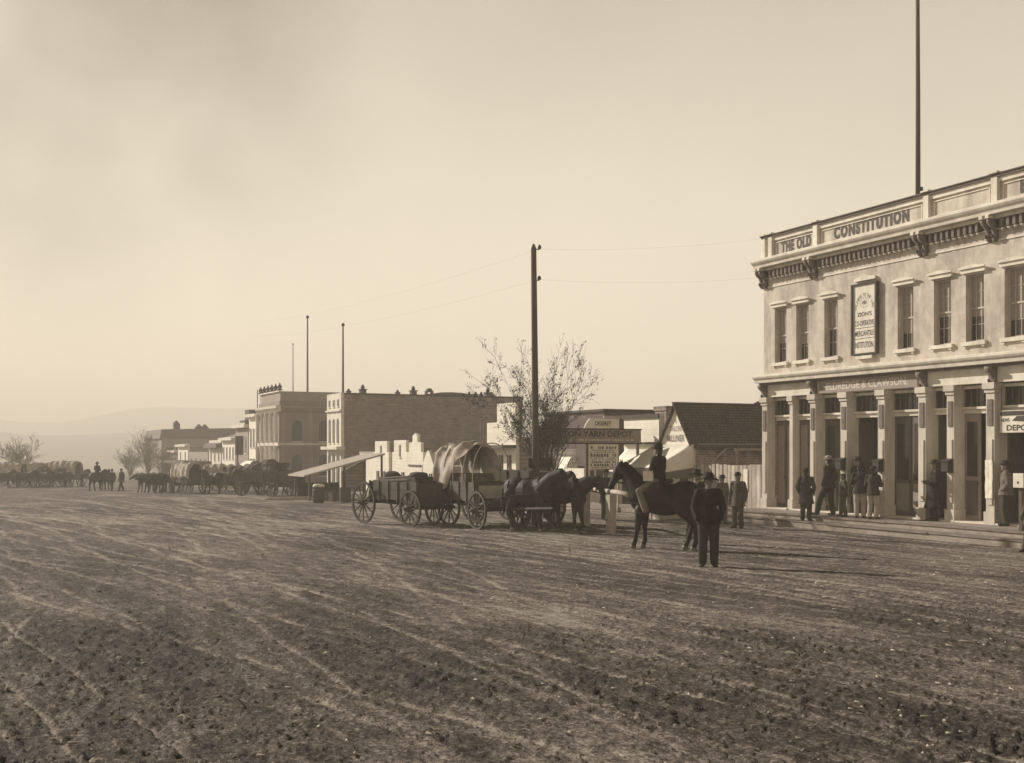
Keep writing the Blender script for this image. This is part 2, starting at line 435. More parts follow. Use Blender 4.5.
ap = n.new('ShaderNodeAttribute'); ap.attribute_name = 'patchy'
s_ = mth('ADD', mth('SUBTRACT', mth('MULTIPLY', n1, .85), .18), mth('ADD', mth('MULTIPLY', n2, .5), mth('ADD', mth('MULTIPLY', n3, .5), mth('MULTIPLY', n4, .8))))
s_ = mth('ADD', s_, mth('MULTIPLY', mth('SUBTRACT', gn(8, 3, (1, 12, 1), 6, .7), .5), .8))
s_ = mth('ADD', s_, mth('MULTIPLY', mth('SUBTRACT', gn(28, 0, (1, 1.5, 1), 7, .75), .5), 2.3))
s_ = mth('ADD', s_, mth('MULTIPLY', mth('SUBTRACT', gn(5.5, 0, (1, 1.9, 1), 7, .72), .5), 1.5))
s_ = mth('ADD', s_, mth('MULTIPLY', aw.outputs['Fac'], .5))
s_ = mth('SUBTRACT', s_, mth('MULTIPLY', ap.outputs['Fac'], .35))
s_ = mth('ADD', s_, mth('MULTIPLY', mth('SUBTRACT', fine, .5), 1.3))
mr = n.new('ShaderNodeMapRange'); l.new(s_, mr.inputs[0]); mr.inputs[1].default_value = .62; mr.inputs[2].default_value = 1.62
cr = n.new('ShaderNodeValToRGB'); e = cr.color_ramp.elements
e[0].position = 0; e[0].color = T(.04); e[1].position = 1; e[1].color = T(.44)
k = cr.color_ramp.elements.new(.42); k.color = T(.12)
l.new(mr.outputs[0], cr.inputs[0]); l.new(cr.outputs[0], p.inputs['Base Color'])
b = n.new('ShaderNodeBump'); b.inputs['Strength'].default_value = 1.0; b.inputs['Distance'].default_value = .045
l.new(mth('ADD', mth('MULTIPLY', n4, .8), mth('MULTIPLY', fine, .5)), b.inputs['Height']); l.new(b.outputs[0], p.inputs['Normal'])
me.materials.append(gm)
struct(link('ground', me))
def relief_at(x, y):
    a_, b_ = AB(x, y); A = np.array([[a_]]); B = np.array([[b_]]); S = np.array([[max(.02, y*.0015)]])
    h, _, _ = ground_relief(A, B, S, None); return float(h[0, 0])*min(1, max(.25, (22.6-a_)))*min(1, max(0, 1-(y-70)/120))
def G(px, Y):
    v = on_ground(px, Y); v.z += relief_at(v.x, v.y)-.01; return v

# hills
def hill(name, Y, prof, depth):
    mb = MB(); rows = []
    xs = np.linspace(-1, 1, 90)
    for j, (dyy, f) in enumerate(((-depth*.5, 0), (-depth*.3, .35), (-depth*.1, .8), (0, 1), (depth*.4, .5), (depth*.8, 0))):
        ring = []
        for s in xs:
            px = 512+s*1500; z = prof(px)
            ring.append(((px-512)/F*Y, Y+dyy+25*math.sin(s*9+j), -45 if f == 0 else -15+(z+15)*f))
        rows.append(ring)
    mb.ring_loft(rows, closed=False)
    return struct(mb.build(name, 'hill', smooth=True))
def pz(py, Y): return EYE+(HZ-py)/F*Y
hill('hill', 900, lambda px: pz(432+3*math.sin(px/60)+2*math.sin(px/23), 900), 260)
hill('mountain', 1500, lambda px: pz(411+9*math.sin(px/85+1.2)+4*math.sin(px/31)-3*math.exp(-((px-120)/60)**2), 1500), 300)

# ------------------------------------------------------------------ haze
mb = MB(); mb.box(-1700, 1700, -120, 1990, -50, 74)
hz = mb.mesh('haze', 'hill'); hz.materials.clear()
hm = bpy.data.materials.new('haze air'); hm.use_nodes = True; hn, hl = hm.node_tree.nodes, hm.node_tree.links
hn.remove(hn['Principled BSDF']); pv = hn.new('ShaderNodeVolumePrincipled'); pv.inputs['Color'].default_value = (.98, .925, .83, 1); pv.inputs['Density'].default_value = .0017; pv.inputs['Anisotropy'].default_value = 0
hl.new(pv.outputs[0], hn['Material Output'].inputs['Volume']); hz.materials.append(hm)
ho = link('haze', hz); ho['kind'] = 'stuff'
scene.cycles.volume_bounces = 2; scene.cycles.max_bounces = 6

# ------------------------------------------------------------------ sidewalk with its steps
WALK = -.10
mb = MB(); mb.box(23.55, 28.0, 6, 31.4, -.6, WALK); mb.box(23.50, 25.1, 31.4, 33.2, -.8, WALK-.05)
struct(mb.build('sidewalk', 'plank', off=(0, 0, 0))).matrix_world = Matrix.Rotation(TH, 4, 'Z')
mb = MB()
bb = 6.0; k = 0
rr = random.Random(3)
while bb < 33:
    ln = rr.uniform(2.2, 3.4); e1 = min(33.4, bb+ln)
    mb.box(23.02+rr.uniform(-.01, .01), 23.49, bb+.012, e1, -.75, WALK-.225); bb = e1
    if e1 >= 33.3: break
so = struct(mb.build('sidewalk_step', 'step', off=(0, 0, 0))); so.matrix_world = Matrix.Rotation(TH, 4, 'Z')
mb = MB(); bb = 6.0                                     # front boards of the walk: thin shadow gaps
while bb < 33:
    ln = rr.uniform(1.2, 1.8); e1 = min(33.3, bb+ln)
    mb.box(23.50, 23.547, bb+.012, e1, -.33, WALK-.045); bb = e1
    if e1 >= 33.2: break
so = struct(mb.build('sidewalk_edge', 'step', off=(0, 0, 0))); so.matrix_world = Matrix.Rotation(TH, 4, 'Z')
for a0_, a1_, zt_, nm in ((22.985, 23.495, WALK-.165, 'step_tread'), (23.465, 23.85, WALK+.004, 'sidewalk_nosing')):
    mb = MB(); bb = 6.0
    while bb < 33:
        ln = rr.uniform(2.4, 4.0); e1 = min(33.4, bb+ln); j_ = rr.uniform(-.006, .006); q_ = rr.uniform(-.012, .012)
        mb.box(a0_+q_, a1_, bb+.01, e1, zt_-.046+j_, zt_+j_); bb = e1
        if e1 >= 33.3: break
    so = struct(mb.build(nm, 'tread', off=(0, 0, 0))); so.matrix_world = Matrix.Rotation(TH, 4, 'Z')
mb = MB()                                               # board walk further down the street
mb.box(22.9, 24.9, 33.6, 120, -2.4, -0.4); v2 = []
mb.v = [(x, y, (gab(x, y)+.22 if z > -1 else gab(x, y)-.5)) for x, y, z in mb.v]
so = struct(mb.build('boardwalk', 'plank', off=(0, 0, 0))); so.matrix_world = Matrix.Rotation(TH, 4, 'Z')

# ------------------------------------------------------------------ the corner building with the lettered parapet
FA = 25.0
H = sthing('commercial_building', 'two storey stuccoed corner building lettered THE OLD CONSTITUTION along its parapet', 'building', FA, 31.1, 0)
B0, B1 = 11.0, 31.1
Z_CB, Z_CT, Z_FR, Z_KB, Z_KT, Z_PT = 4.30, 4.58, 7.64, 8.33, 8.62, 9.42
wins = [30.2, 29.08, 27.7, 24.5, 23.1, 21.95, 20.65, 19.2, 17.75, 16.1, 14.4, 12.8]
WW, WZ0, WZ1 = .62, 4.98, 6.86
mb = MB()
mb.box(FA, FA+.3, B0, B1, Z_CT-.3, WZ0); mb.box(FA, FA+.3, B0, B1, WZ1, Z_PT-.06)
edges = [B1] + [x for wv in wins for x in (wv+WW/2, wv-WW/2)] + [B0]
for i in range(0, len(edges), 2): mb.box(FA, FA+.3, edges[i+1], edges[i], WZ0, WZ1)
mb.build('upper_wall', 'stucco', H)
mb = MB(); mb.box(FA+.301, FA+18, B1-.3, B1, -.5, Z_PT-.2); mb.build('side_wall', 'brick_wall', H)
mb = MB(); mb.box(FA+.301, FA+18, B0, B0+.3, -.5, Z_PT-.2); mb.box(FA+17.7, FA+18, B0+.3, B1-.3, -.5, Z_PT-.6); mb.build('rear_wall', 'brick_wall', H)
mb = MB(); mb.box(FA+.302, FA+17.7, B0+.3, B1-.302, Z_KB, Z_KB+.2); mb.build('roof', 'roof', H)
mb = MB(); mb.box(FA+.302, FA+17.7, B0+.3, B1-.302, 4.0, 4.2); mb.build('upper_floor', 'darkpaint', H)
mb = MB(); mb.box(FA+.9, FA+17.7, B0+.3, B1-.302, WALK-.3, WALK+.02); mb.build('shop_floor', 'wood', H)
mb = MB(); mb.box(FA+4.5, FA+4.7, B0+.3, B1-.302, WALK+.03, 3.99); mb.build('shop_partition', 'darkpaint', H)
# frieze board and its moulding
mb = MB(); mb.box(FA-.03, FA-.002, B0, B1+.03, Z_FR, Z_FR+.05); mb.build('string_course', 'stone_trim', H)
# main cornice
def cornice(zb_, zt, out, name='cornice'):
    prof = [(FA-.003, zb_), (FA-out*.75, zb_), (FA-out*.8, zb_+(zt-zb_)*.35), (FA-out*.92, zb_+(zt-zb_)*.5), (FA-out, zb_+(zt-zb_)*.7), (FA-out, zt-.02), (FA-out+.03, zt), (FA-.003, zt+.04)]
    mb = MB(); mb.prism([(a, z) for a, z in prof], 1, B0, B1+.12); return mb
cornice(Z_KB, Z_KT, .50).build('cornice', 'stone_trim', H)
mb = MB(); mb.box(FA-.16, FA-.004, B0, B1+.1, Z_KB-.10, Z_KB-.003); mb.build('bed_moulding', 'stone_trim', H)
cornice(Z_CB, Z_CT, .42).build('middle_cornice', 'stone_trim', H)
mb = MB(); mb.box(FA-.14, FA-.004, B0, B1+.1, Z_CB-.07, Z_CB-.003); mb.build('middle_moulding', 'bracket', H)
# dentil rows
bays = [31.0, 28.45, 23.75, 21.3, 16.5, 14.1, 11.4]
dent = MB(); dw = MB(); d0 = 30.75
while d0 > B0+.2:
    if min(abs(d0-x) for x in bays) > .26:
        dent.box(FA-.20, FA-.005, d0-.045, d0+.045, Z_KB-.36, Z_KB-.104)
        dw.ell((FA-.13, d0, Z_KB-.40), (.05, .045, .04), n=8, m=5)
    d0 -= .205
dent.box(FA-.012, FA-.003, B0+.2, 30.8, Z_KB-.36, Z_KB-.104); dw.box(FA-.13, FA-.12, B0+.2, 30.8, Z_KB-.385, Z_KB-.375)
dent.build('dentil_course', 'bracket', H); dw.build('dentil_beading', 'stone_trim', H)
def bracket_mesh(zt, hgt, out, wd2, b):
    m_ = MB()
    prof = [(FA-.006, zt), (FA-out, zt), (FA-out*1.02, zt-hgt*.16), (FA-out*.8, zt-hgt*.30), (FA-out*.52, zt-hgt*.42), (FA-out*.42, zt-hgt*.62), (FA-out*.34, zt-hgt*.8), (FA-out*.45, zt-hgt*.92), (FA-out*.2, zt-hgt), (FA-.006, zt-hgt*1.02)]
    m_.prism(prof, 1, b-wd2, b+wd2)
    for s in (-1, 1):
        m_.ell((FA-out*.55, b+s*wd2*1.05, zt-hgt*.22), (out*.32, .03, hgt*.15), n=10, m=6)
        m_.ell((FA-out*.35, b+s*wd2*1.05, zt-hgt*.75), (out*.2, .03, hgt*.12), n=10, m=6)
    return m_
for b_ in bays:
    for s in (-.10, .10):
        bk = bracket_mesh(Z_KB-.105, .58, .36, .05, b_+s).build('bracket', 'bracket', H, True)
    mb = MB(); mb.box(FA-.42, FA-.2, b_-.16, b_-.05, Z_KB-.1, Z_KB-.01); mb.box(FA-.42, FA-.2, b_+.05, b_+.16, Z_KB-.1, Z_KB-.01); mb.build('bracket_block', 'stone_trim', H)
    if b_ > 12:
        bracket_mesh(Z_CB-.075, .50, .30, .10, b_-.02).build('fascia_bracket', 'bracket', H, True)
# parapet
posts = [30.99, 30.62, 28.32, 23.6, 21.2, 16.5, 14.1]
mb = MB(); mb.box(FA-.12, FA+.34, B0, B1+.0, Z_PT-.05, Z_PT+.02); mb.box(FA-.16, FA+.38, B0, B1+.03, Z_PT+.021, Z_PT+.05); mb.build('parapet_coping', 'roof', H)
mb = MB(); mb.box(FA-.06, FA-.003, B0, B1, Z_PT-.18, Z_PT-.052); mb.build('parapet_moulding', 'stone_trim', H)
for b_ in posts:
    mb = MB(); mb.box(FA-.13, FA-.004, b_-.10, b_+.10, Z_KT+.05, Z_PT-.055); mb.box(FA-.19, FA+.4, b_-.15, b_+.15, Z_PT+.052, Z_PT+.10); mb.build('parapet_post', 'stone_trim', H)
for x0, x1 in zip(posts[1:], posts[2:]):
    mb = MB(); a0_, a1_ = x1+.22, x0-.22; z0_, z1_ = Z_KT+.10, Z_PT-.25
    for bx in ((a0_, a1_, z1_-.025, z1_), (a0_, a1_, z0_, z0_+.025)): mb.box(FA-.035, FA-.003, bx[0], bx[1], bx[2], bx[3])
    for e0 in (a0_, a1_-.025): mb.box(FA-.035, FA-.003, e0, e0+.025, z0_+.027, z1_-.027)
    mb.build('parapet_panel', 'stone_trim', H)
text('THE OLD', H, 'ink', (FA-.012, 29.4, 8.95), .42, 1.5, bold=.06, space=1.22)
text('CONSTITUTION', H, 'ink', (FA-.012, 25.95, 8.98), .42, 3.2, bold=.06, space=1.25)
text('B', H, 'ink', (FA-.012, 20.33, 9.0), .42, .26, bold=.045)
# upper windows
def window(b_, z0, z1, ww, lab=None, hood=True):
    mb = MB(); fa = FA+.14
    for bx in ((b_-ww/2+.001, b_-ww/2+.05, z0, z1), (b_+ww/2-.05, b_+ww/2-.001, z0, z1), (b_-ww/2+.05, b_+ww/2-.05, z0, z0+.05), (b_-ww/2+.05, b_+ww/2-.05, z1-.05, z1)):
        mb.box(fa, fa+.08, *bx)
    o = mb.build('window', 'sash', H)
    mb = MB(); zm = (z0+z1)/2
    mb.box(fa+.02, fa+.055, b_-ww/2+.05, b_+ww/2-.05, zm-.025, zm+.025)
    for s in (-1, 1): mb.box(fa+.03, fa+.05, b_+s*ww*.15-.009, b_+s*ww*.15+.009, z0+.05, zm-.025); mb.box(fa+.02, fa+.045, b_+s*ww*.15-.009, b_+s*ww*.15+.009, zm+.025, z1-.05)
    for zz in (z0+(zm-z0)*.52, zm+(z1-zm)*.5): mb.box(fa+.032, fa+.048, b_-ww/2+.05, b_+ww/2-.05, zz-.008, zz+.008)
    mb.build('sash', 'sash', o)
    mb = MB(); mb.box(fa+.056, fa+.062, b_-ww/2+.04, b_+ww/2-.04, z0+.03, z1-.03); mb.build('pane', 'glass', o)
    drop = random.uniform(.25, .6)
    mb = MB(); mb.box(fa+.051, fa+.0545, b_-ww/2+.052, b_+ww/2-.052, z0+(z1-z0)*drop, z1-.052); mb.build('blind', 'blind', o)
    mb = MB(); mb.box(FA-.09, FA+.13, b_-ww/2-.1, b_+ww/2+.1, z0-.11, z0-.002)
    mb.box(FA-.06, FA-.002, b_-ww/2-.05, b_-ww/2+.03, z0-.17, z0-.112); mb.box(FA-.06, FA-.002, b_+ww/2-.03, b_+ww/2+.05, z0-.17, z0-.112)
    mb.build('sill', 'stone_trim', o)
    mb = MB(); e_ = ww/2+.10
    mb.prism([(b_-e_, z1+.04), (b_+e_, z1+.04), (b_+e_, z1+.15), (b_+e_*.5, z1+.20), (b_, z1+.215), (b_-e_*.5, z1+.20), (b_-e_, z1+.15)], 0, FA-.10, FA-.002)
    mb.prism([(b_-e_-.04, z1+.152), (b_+e_+.04, z1+.152), (b_+e_+.04, z1+.19), (b_+e_*.5, z1+.24), (b_, z1+.255), (b_-e_*.5, z1+.24), (b_-e_-.04, z1+.19)], 0, FA-.15, FA-.101)
    mb.build('hood', 'stone_trim', o)
for b_ in wins: window(b_, WZ0, WZ1, WW)
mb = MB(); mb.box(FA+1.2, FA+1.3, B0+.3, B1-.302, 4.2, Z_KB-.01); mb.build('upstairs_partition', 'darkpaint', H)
# upstairs sign with arched lettering
sg = sthing('sign_board', 'tall white painted sign board with an arch of letters between the upper windows', 'sign', FA-.08, 26.1, 4.95)
mb = MB(); mb.box(FA-.09, FA-.02, 25.62, 26.58, 4.98, 7.12); mb.build('panel', 'sign_white', sg)
mb = MB()
for bx in ((25.55, 25.62, 4.93, 7.17), (26.58, 26.65, 4.93, 7.17), (25.62, 26.58, 4.93, 4.98), (25.62, 26.58, 7.12, 7.17)): mb.box(FA-.14, FA-.015, *bx)
mb.build('frame', 'wood_dark', sg)
mb = MB(); mb.box(FA-.13, FA-.015, 25.75, 26.45, 4.80, 4.90); mb.build('sill', 'stone_trim', sg)
mb = MB(); mb.prism([(25.65, 7.25), (26.55, 7.25), (26.55, 7.34), (26.1, 7.42), (25.65, 7.34)], 0, FA-.10, FA-.003); mb.build('hood', 'stone_trim', sg)
fz = FA-.094
text('HOLINESS TO THE LORD', sg, 'ink', (fz, 26.1, 6.38), .10, arc=(.37, -1.55, 1.55))
mb = MB(); v, f = text_mesh('O', .12, .2); mb.add([(fz, 26.1-p[0], 6.56+p[1]) for p in v], f); mb.ell((fz, 26.1, 6.56), (.002, .04, .035), n=10, m=6)
for i in range(14):
    t = i/14*6.283; mb.add([(fz, 26.1+.14*math.cos(t), 6.56+.11*math.sin(t)), (fz, 26.1+.21*math.cos(t-.06), 6.56+.17*math.sin(t-.06)), (fz, 26.1+.21*math.cos(t+.06), 6.56+.17*math.sin(t+.06))], [(0, 1, 2)])
mb.build('eye_emblem', 'ink', sg)
text("ZION'S", sg, 'ink', (fz, 26.1, 6.20), .13, .62, bold=.02)
text('CO-OPERATIVE', sg, 'ink', (fz, 26.1, 5.92), .17, .82, bold=.01)
text('MERCANTILE', sg, 'ink', (fz, 26.1, 5.60), .17, .82, bold=.01)
text('INSTITUTION.', sg, 'ink', (fz, 26.1, 5.24), .19, .82, bold=.01)
for zz in (5.77, 5.44): mb = MB(); mb.box(fz-.001, fz, 25.68, 26.52, zz-.008, zz+.008); mb.build('rule', 'ink', sg)
# ground floor: fascia, piers, bays
Z_CO = 3.74
mb = MB(); mb.box(FA-.02, FA+.3, B0, B1, Z_CO+.06, Z_CT-.302); mb.build('fascia', 'stone_trim', H)
piers = [(31.0, .30, 0), (29.72, .16, 1), (28.5, .26, 0), (27.05, .28, 0), (25.42, .28, 0), (23.8, .28, 0), (22.75, .26, 0), (21.38, .28, 0), (19.75, .28, 0), (18.1, .28, 0), (16.5, .28, 0), (15.2, .28, 0), (14.1, .28, 0), (12.5, .28, 0), (11.2, .28, 0)]
DEEP = .62
for b_, wd2, thin in piers:
    h2 = wd2/2; a0_ = FA-.06 if not thin else FA+.06
    if b_ > 30.9: lo, hi = b_-h2, B1+.02
    else: lo, hi = b_-h2, b_+h2
    mb = MB(); mb.box(a0_, FA+DEEP, lo, hi, WALK+.36, Z_CO-.22); o = mb.build('pier', 'pier', H)
    mb = MB(); mb.box(a0_-.05, FA+DEEP, lo-.04, hi+.04, WALK+.002, WALK+.358); mb.build('pier_base', 'pier', o)
    mb = MB(); mb.box(a0_-.04, FA+.2, lo-.03, hi+.03, Z_CO-.218, Z_CO-.12); mb.box(a0_-.09, FA+.2, lo-.06, hi+.06, Z_CO-.118, Z_CO+.058); mb.box(FA+.201, FA+DEEP, lo, hi, Z_CO-.218, Z_CO+.058); mb.build('pier_capital', 'pier', o)
    if not thin:
        mb = MB(); mb.box(a0_-.03, a0_-.002, lo+.06, hi-.06, WALK+.55, 2.25); mb.build('pier_panel', 'pier', o)
        mb = MB(); mb.box(a0_-.03, a0_-.002, lo+.06, hi-.06, 2.62, Z_CO-.40); mb.build('pier_panel', 'bracket', o)
def bay(bl, br, kind):
    """bl > br: the opening between two piers (left as the street sees it first)"""
    br += .001; bl -= .001
    fa = FA+.34
    mb = MB(); mb.box(fa-.03, fa+.10, br, bl, 2.98, 3.10); mb.box(fa-.10, fa+.12, br, bl, 3.102, 3.17); o = mb.build('transom_bar', 'stone_trim', H)
    mb = MB(); mb.box(fa-.10, fa+.12, br, bl, Z_CO-.06, Z_CO+.03); mb.build('head_trim', 'stone_trim', H)
    mb = MB(); mb.box(fa+.05, fa+.06, br, bl, 3.172, Z_CO-.062); t = mb.build('transom_light', 'glass', H)
    mb = MB(); nn = max(3, int((bl-br)/.2))
    for i in range(nn+1):
        x = br+(bl-br-.03)*i/nn; mb.box(fa+.01, fa+.048, x, x+.03, 3.172, Z_CO-.062)
    mb.build('muntins', 'bracket', t)
    z0 = WALK+.02
    mb = MB(); mb.box(FA-.1, FA+.9, br, bl, WALK+.003, WALK+.05); mb.build('threshold', 'stone_trim', H)
    z0 = WALK+.052
    def leaf(x0, x1, glass_z, mt, aa=fa+.02):
        mb = MB(); mb.box(aa, aa+.05, x0, x1, z0, 2.975); d = mb.build('door', mt, H)
        mb = MB()
        if glass_z < 2.5: mb.box(aa-.006, aa-.001, x0+.09, x1-.09, glass_z, 2.75); mb.build('glazing', 'glass', d)
        mb = MB(); wdt = x1-x0
        mb.box(aa-.016, aa-.001, x0+.08, x1-.08, z0+.15, min(glass_z-.12, 2.8)); mb.build('door_panel', 'doorlight' if mt == 'door' else 'door', d)
        mb = MB(); mb.ell((aa-.04, x0+.05, 1.0), (.03, .03, .03), n=8, m=6); mb.build('handle', 'iron', d)
        return d
    m_ = (bl+br)/2
    if kind == 'solid': leaf(br, m_-.01, 9, 'door'); leaf(m_+.01, bl, 9, 'door')
    elif kind == 'glazed': leaf(br, m_-.01, 1.05, 'door'); leaf(m_+.01, bl, 1.05, 'door')
    elif kind == 'open':
        mb = MB(); mb.box(fa+.1, fa+.8, bl-.05, bl-.001, z0, 2.975); mb.box(fa+.1, fa+.8, br+.001, br+.05, z0, 2.975); mb.build('folded_door', 'door', H)
    elif kind == 'half':
        leaf(m_+.01, bl, 1.2, 'doorlight'); mb = MB(); mb.box(fa+.1, fa+.75, br+.001, br+.05, z0, 2.975); mb.build('folded_door', 'doorlight', H)
kinds = ['solid', 'solid', 'glazed', 'open', 'glazed', 'open', 'half', 'open', 'glazed', 'glazed', 'solid', 'solid', 'glazed', 'glazed']
for (p0, p1, kd) in zip(piers, piers[1:], kinds):
    bay(p0[0]-p0[1]/2, p1[0]+p1[1]/2, kd)
# signs on the fascia
sg = sthing('name_board', 'long grey board lettered with a partnership name above the shop doors', 'sign', FA-.05, 26.1, 3.82)
mb = MB(); mb.box(FA-.06, FA-.023, 23.98, 28.22, 3.815, 4.215); mb.build('panel', 'sign_grey', sg)
text('ELDREDGE & CLAWSON.', sg, 'gilt', (FA-.064, 26.1, 4.02), .24, 3.5, bold=.02)
text('PO', H, 'bracket', (FA-.024, 19.95, 4.05), .34, .62, bold=.0)
sg = sthing('hanging_sign', 'white NEWS DEPOT sign hung inside the shop opening at the right edge', 'sign', FA+.1, 20.3, 2.5)
mb = MB(); mb.box(FA+.04, FA+.075, 19.95, 21.15, 2.42, 3.02); mb.build('panel', 'sign_white', sg)
mb = MB(); mb.box(FA+.03, FA+.037, 19.97, 21.13, 2.88, 3.0); mb.build('band', 'darkpaint', sg)
mb = MB(); mb.prism([(19.97, 2.68), (20.75, 2.74), (20.6, 2.86), (19.97, 2.87)], 0, FA+.03, FA+.038); mb.build('painted_hand', 'ink', sg)
text('NEWS', sg, 'ink', (FA+.036, 20.97, 2.76), .10, .27, bold=.02)
text('DEPOT.', sg, 'ink', (FA+.036, 20.5, 2.55), .16, .85, bold=.03)
for s in (20.0, 21.1): mb = MB(); mb.tube([(FA+.055, s, 3.02), (FA+.055, s, 3.72)], .01, 5); mb.build('hanger', 'iron', sg)
# lamp-like dark boxes on the piers
bl_ = [(27.05, 1.50, 'on the pier left of the dark open doorway'), (25.42, 1.48, 'on the pier right of the dark open doorway'), (22.75, 1.50, 'on the pier right of the leaning figure')]
for b_, z_, tx in bl_:
    o = sthing('wall_box', 'small dark box with a sloping lid '+tx, 'box', FA-.1, b_, z_, 'dark boxes on the shop piers')
    mb = MB(); mb.prism([(z_-.16, FA-.30), (z_-.20, FA-.10), (z_+.20, FA-.10), (z_+.14, FA-.30)], 1, b_-.13, b_+.13)
    mb.v = [(y, x_, z) if False else (x, y, z) for x, y, z in mb.v]
    mb2 = MB(); mb2.prism([(FA-.30, z_-.16), (FA-.093, z_-.20), (FA-.093, z_+.17), (FA-.30, z_+.12)], 1, b_-.12, b_+.12); mb2.build('case', 'darkpaint', o)
    mb2 = MB(); mb2.prism([(FA-.33, z_+.123), (FA-.093, z_+.173), (FA-.093, z_+.21), (FA-.33, z_+.15)], 1, b_-.15, b_+.15); mb2.build('lid', 'iron', o)
# papers pinned up
for k_, (b_, z_, h_, w_, a_, tx) in enumerate([(22.98, 1.9, .30, .22, FA+.3, 'white notice in the narrow doorway above the leaning figure'), (21.38, 1.15, 1.05, .24, FA-.10, 'long torn handbill on the pier left of the NEWS DEPOT sign')]):
    mb = MB(); nx, nz = 4, 10; ring = []
    for i in range(nz+1):
        ring.append([(a_-.006-.012*random.random(), b_-w_/2+w_*j/nx+(.02*random.random() if j in (0, nx) else 0), z_-h_/2+h_*i/nz) for j in range(nx+1)] + [(a_-.001, b_+w_/2-w_*j/nx, z_-h_/2+h_*i/nz) for j in range(nx+1)])
    mb.ring_loft(ring); o = mb.build('notice' if k_ == 0 else 'handbill', 'paper', None, off=(FA, b_, z_)); o.location = W(FA, b_, z_); o.rotation_euler.z = TH; tag(o, tx, 'notice')
# flagpole
a_, b_ = 27.0, 25.93
fp = sthing('flagpole', 'tall flagpole rising from the roof of the corner building out of the picture', 'flagpole', a_, b_, Z_KB+.2)
mb = MB(); mb.tube([(a_, b_, Z_KB+.2), (a_, b_, 13), (a_-.03, b_, 19.5)], [.085, .075, .05], 10); mb.build('pole', 'pole', fp, True)
mb = MB(); mb.ell((a_-.03, b_, 19.6), (.1, .1, .1)); mb.build('ball', 'iron', fp, True)
mb = MB(); mb.box(a_+.07, a_+.16, b_-.06, b_+.06, 10.1, 10.35); mb.build('cleat', 'iron', fp)

# ------------------------------------------------------------------ small building kit for the rest of the row
def face_windows(parent, a, b0, b1, z0, z1, n, ww=.5, arch=False, m='glass', out=.012):
    for i in range(n):
        c = b0+(b1-b0)*(i+.5)/n
        mb = MB(); poly = [(c-ww/2, z0), (c+ww/2, z0), (c+ww/2, z1)]
        if arch: poly += [(c+ww/2*math.cos(R(t)), z1+ww/2*math.sin(R(t))) for t in (30, 60, 90, 120, 150)]
        poly += [(c-ww/2, z1)]
        mb.prism(poly, 0, a-out, a+.05); o = mb.build('window', m, parent)
        mb = MB(); mb.box(a-.06, a-.002, c-ww/2-.06, c+ww/2+.06, z0-.10, z0-.005); mb.box(a-out-.02, a-out-.001, c-.02, c+.02, z0, z1); mb.build('sill', 'stone_trim', o)
def side_windows(parent, b, a0, a1, z0, z1, n, ww=.6, arch=False, m='glass'):
    for i in range(n):
        c = a0+(a1-a0)*(i+.5)/n
        mb = MB(); poly = [(c-ww/2, z0), (c+ww/2, z0), (c+ww/2, z1)]
        if arch: poly += [(c+ww/2*math.cos(R(t)), z1+ww/2*math.sin(R(t))) for t in (30, 60, 90, 120, 150)]
        poly += [(c-ww/2, z1)]
        mb.prism(poly, 1, b-.012, b+.05); o = mb.build('window', m, parent)
        mb = MB(); mb.box(c-ww/2-.06, c+ww/2+.06, b-.06, b-.002, z0-.10, z0-.005); mb.build('sill', 'stone_trim', o)

# --- board fence between the corner building and the milliner's
o = sthing('board_fence', 'weathered upright board fence between the corner building and the gabled milliner', 'fence', 25, 33)
b_ = 31.25; i = 0
mb = MB()
while b_ < 35.3:
    wd2 = random.uniform(.16, .24); top = 1.40+random.uniform(-.05, .05)
    mb.box(25.0+random.uniform(0, .02), 25.035, b_, b_+wd2, gab(25, b_)-.1, top); b_ += wd2+random.choice((.008, .01, .03))
mb.build('boards', 'fence', o)
for zz in (-.1, 1.0): mb = MB(); mb.box(25.04, 25.12, 31.25, 35.3, zz, zz+.1); mb.build('rail', 'wood', o)
mb = MB(); mb.box(24.985, 24.997, 32.0, 32.25, .45, 1.25); mb.build('poster', 'paper', o)
# timber frame in front of the brick side wall
# --- milliner's gabled house
a0, a1, b0, b1 = 25.0, 37.0, 35.5, 37.6
bm_ = (b0+b1)/2
hz_ = 2.22; rz_ = 3.72
hs = sthing('gabled_house', 'low gabled house with shingled roof and white gable lettered MILLINER', 'house', a0, b0)
mb = MB(); mb.box(a0, a0+.2, b0, b1, -1, hz_); mb.prism([(b0, hz_), (b1, hz_), (bm_, rz_-.08)], 0, a0, a0+.2); mb.build('front_wall', 'white_wall', hs)
mb = MB(); mb.box(a0+.201, a1, b0, b0+.25, -1, hz_); mb.box(a0+.201, a1, b1-.25, b1, -1, hz_); mb.box(a1-.2, a1, b0+.251, b1-.251, -1, hz_); mb.build('side_wall', 'brick_wall', hs)
ov = .14; sl = (rz_-hz_)/(b1-bm_)
for sg_ in (-1, 1):
    e_ = (b1-bm_)+ov
    mb = MB(); mb.prism([(bm_, rz_), (bm_+sg_*e_, rz_-sl*e_), (bm_+sg_*e_, rz_-sl*e_+.09), (bm_, rz_+.10)], 0, a0-.15, a1+.1)
    rf = mb.build('roof', 'shingle', hs)
mb = MB(); mb.box(a0-.16, a1+.1, bm_-.06, bm_+.06, rz_+.08, rz_+.14)
for aa in (29.2, 32.4): mb.prism([(aa-.35, rz_+.14), (aa+.35, rz_+.14), (aa+.1, rz_+.26), (aa-.1, rz_+.26)], 1, bm_-.05, bm_+.05)
mb.build('ridge', 'wood', hs)
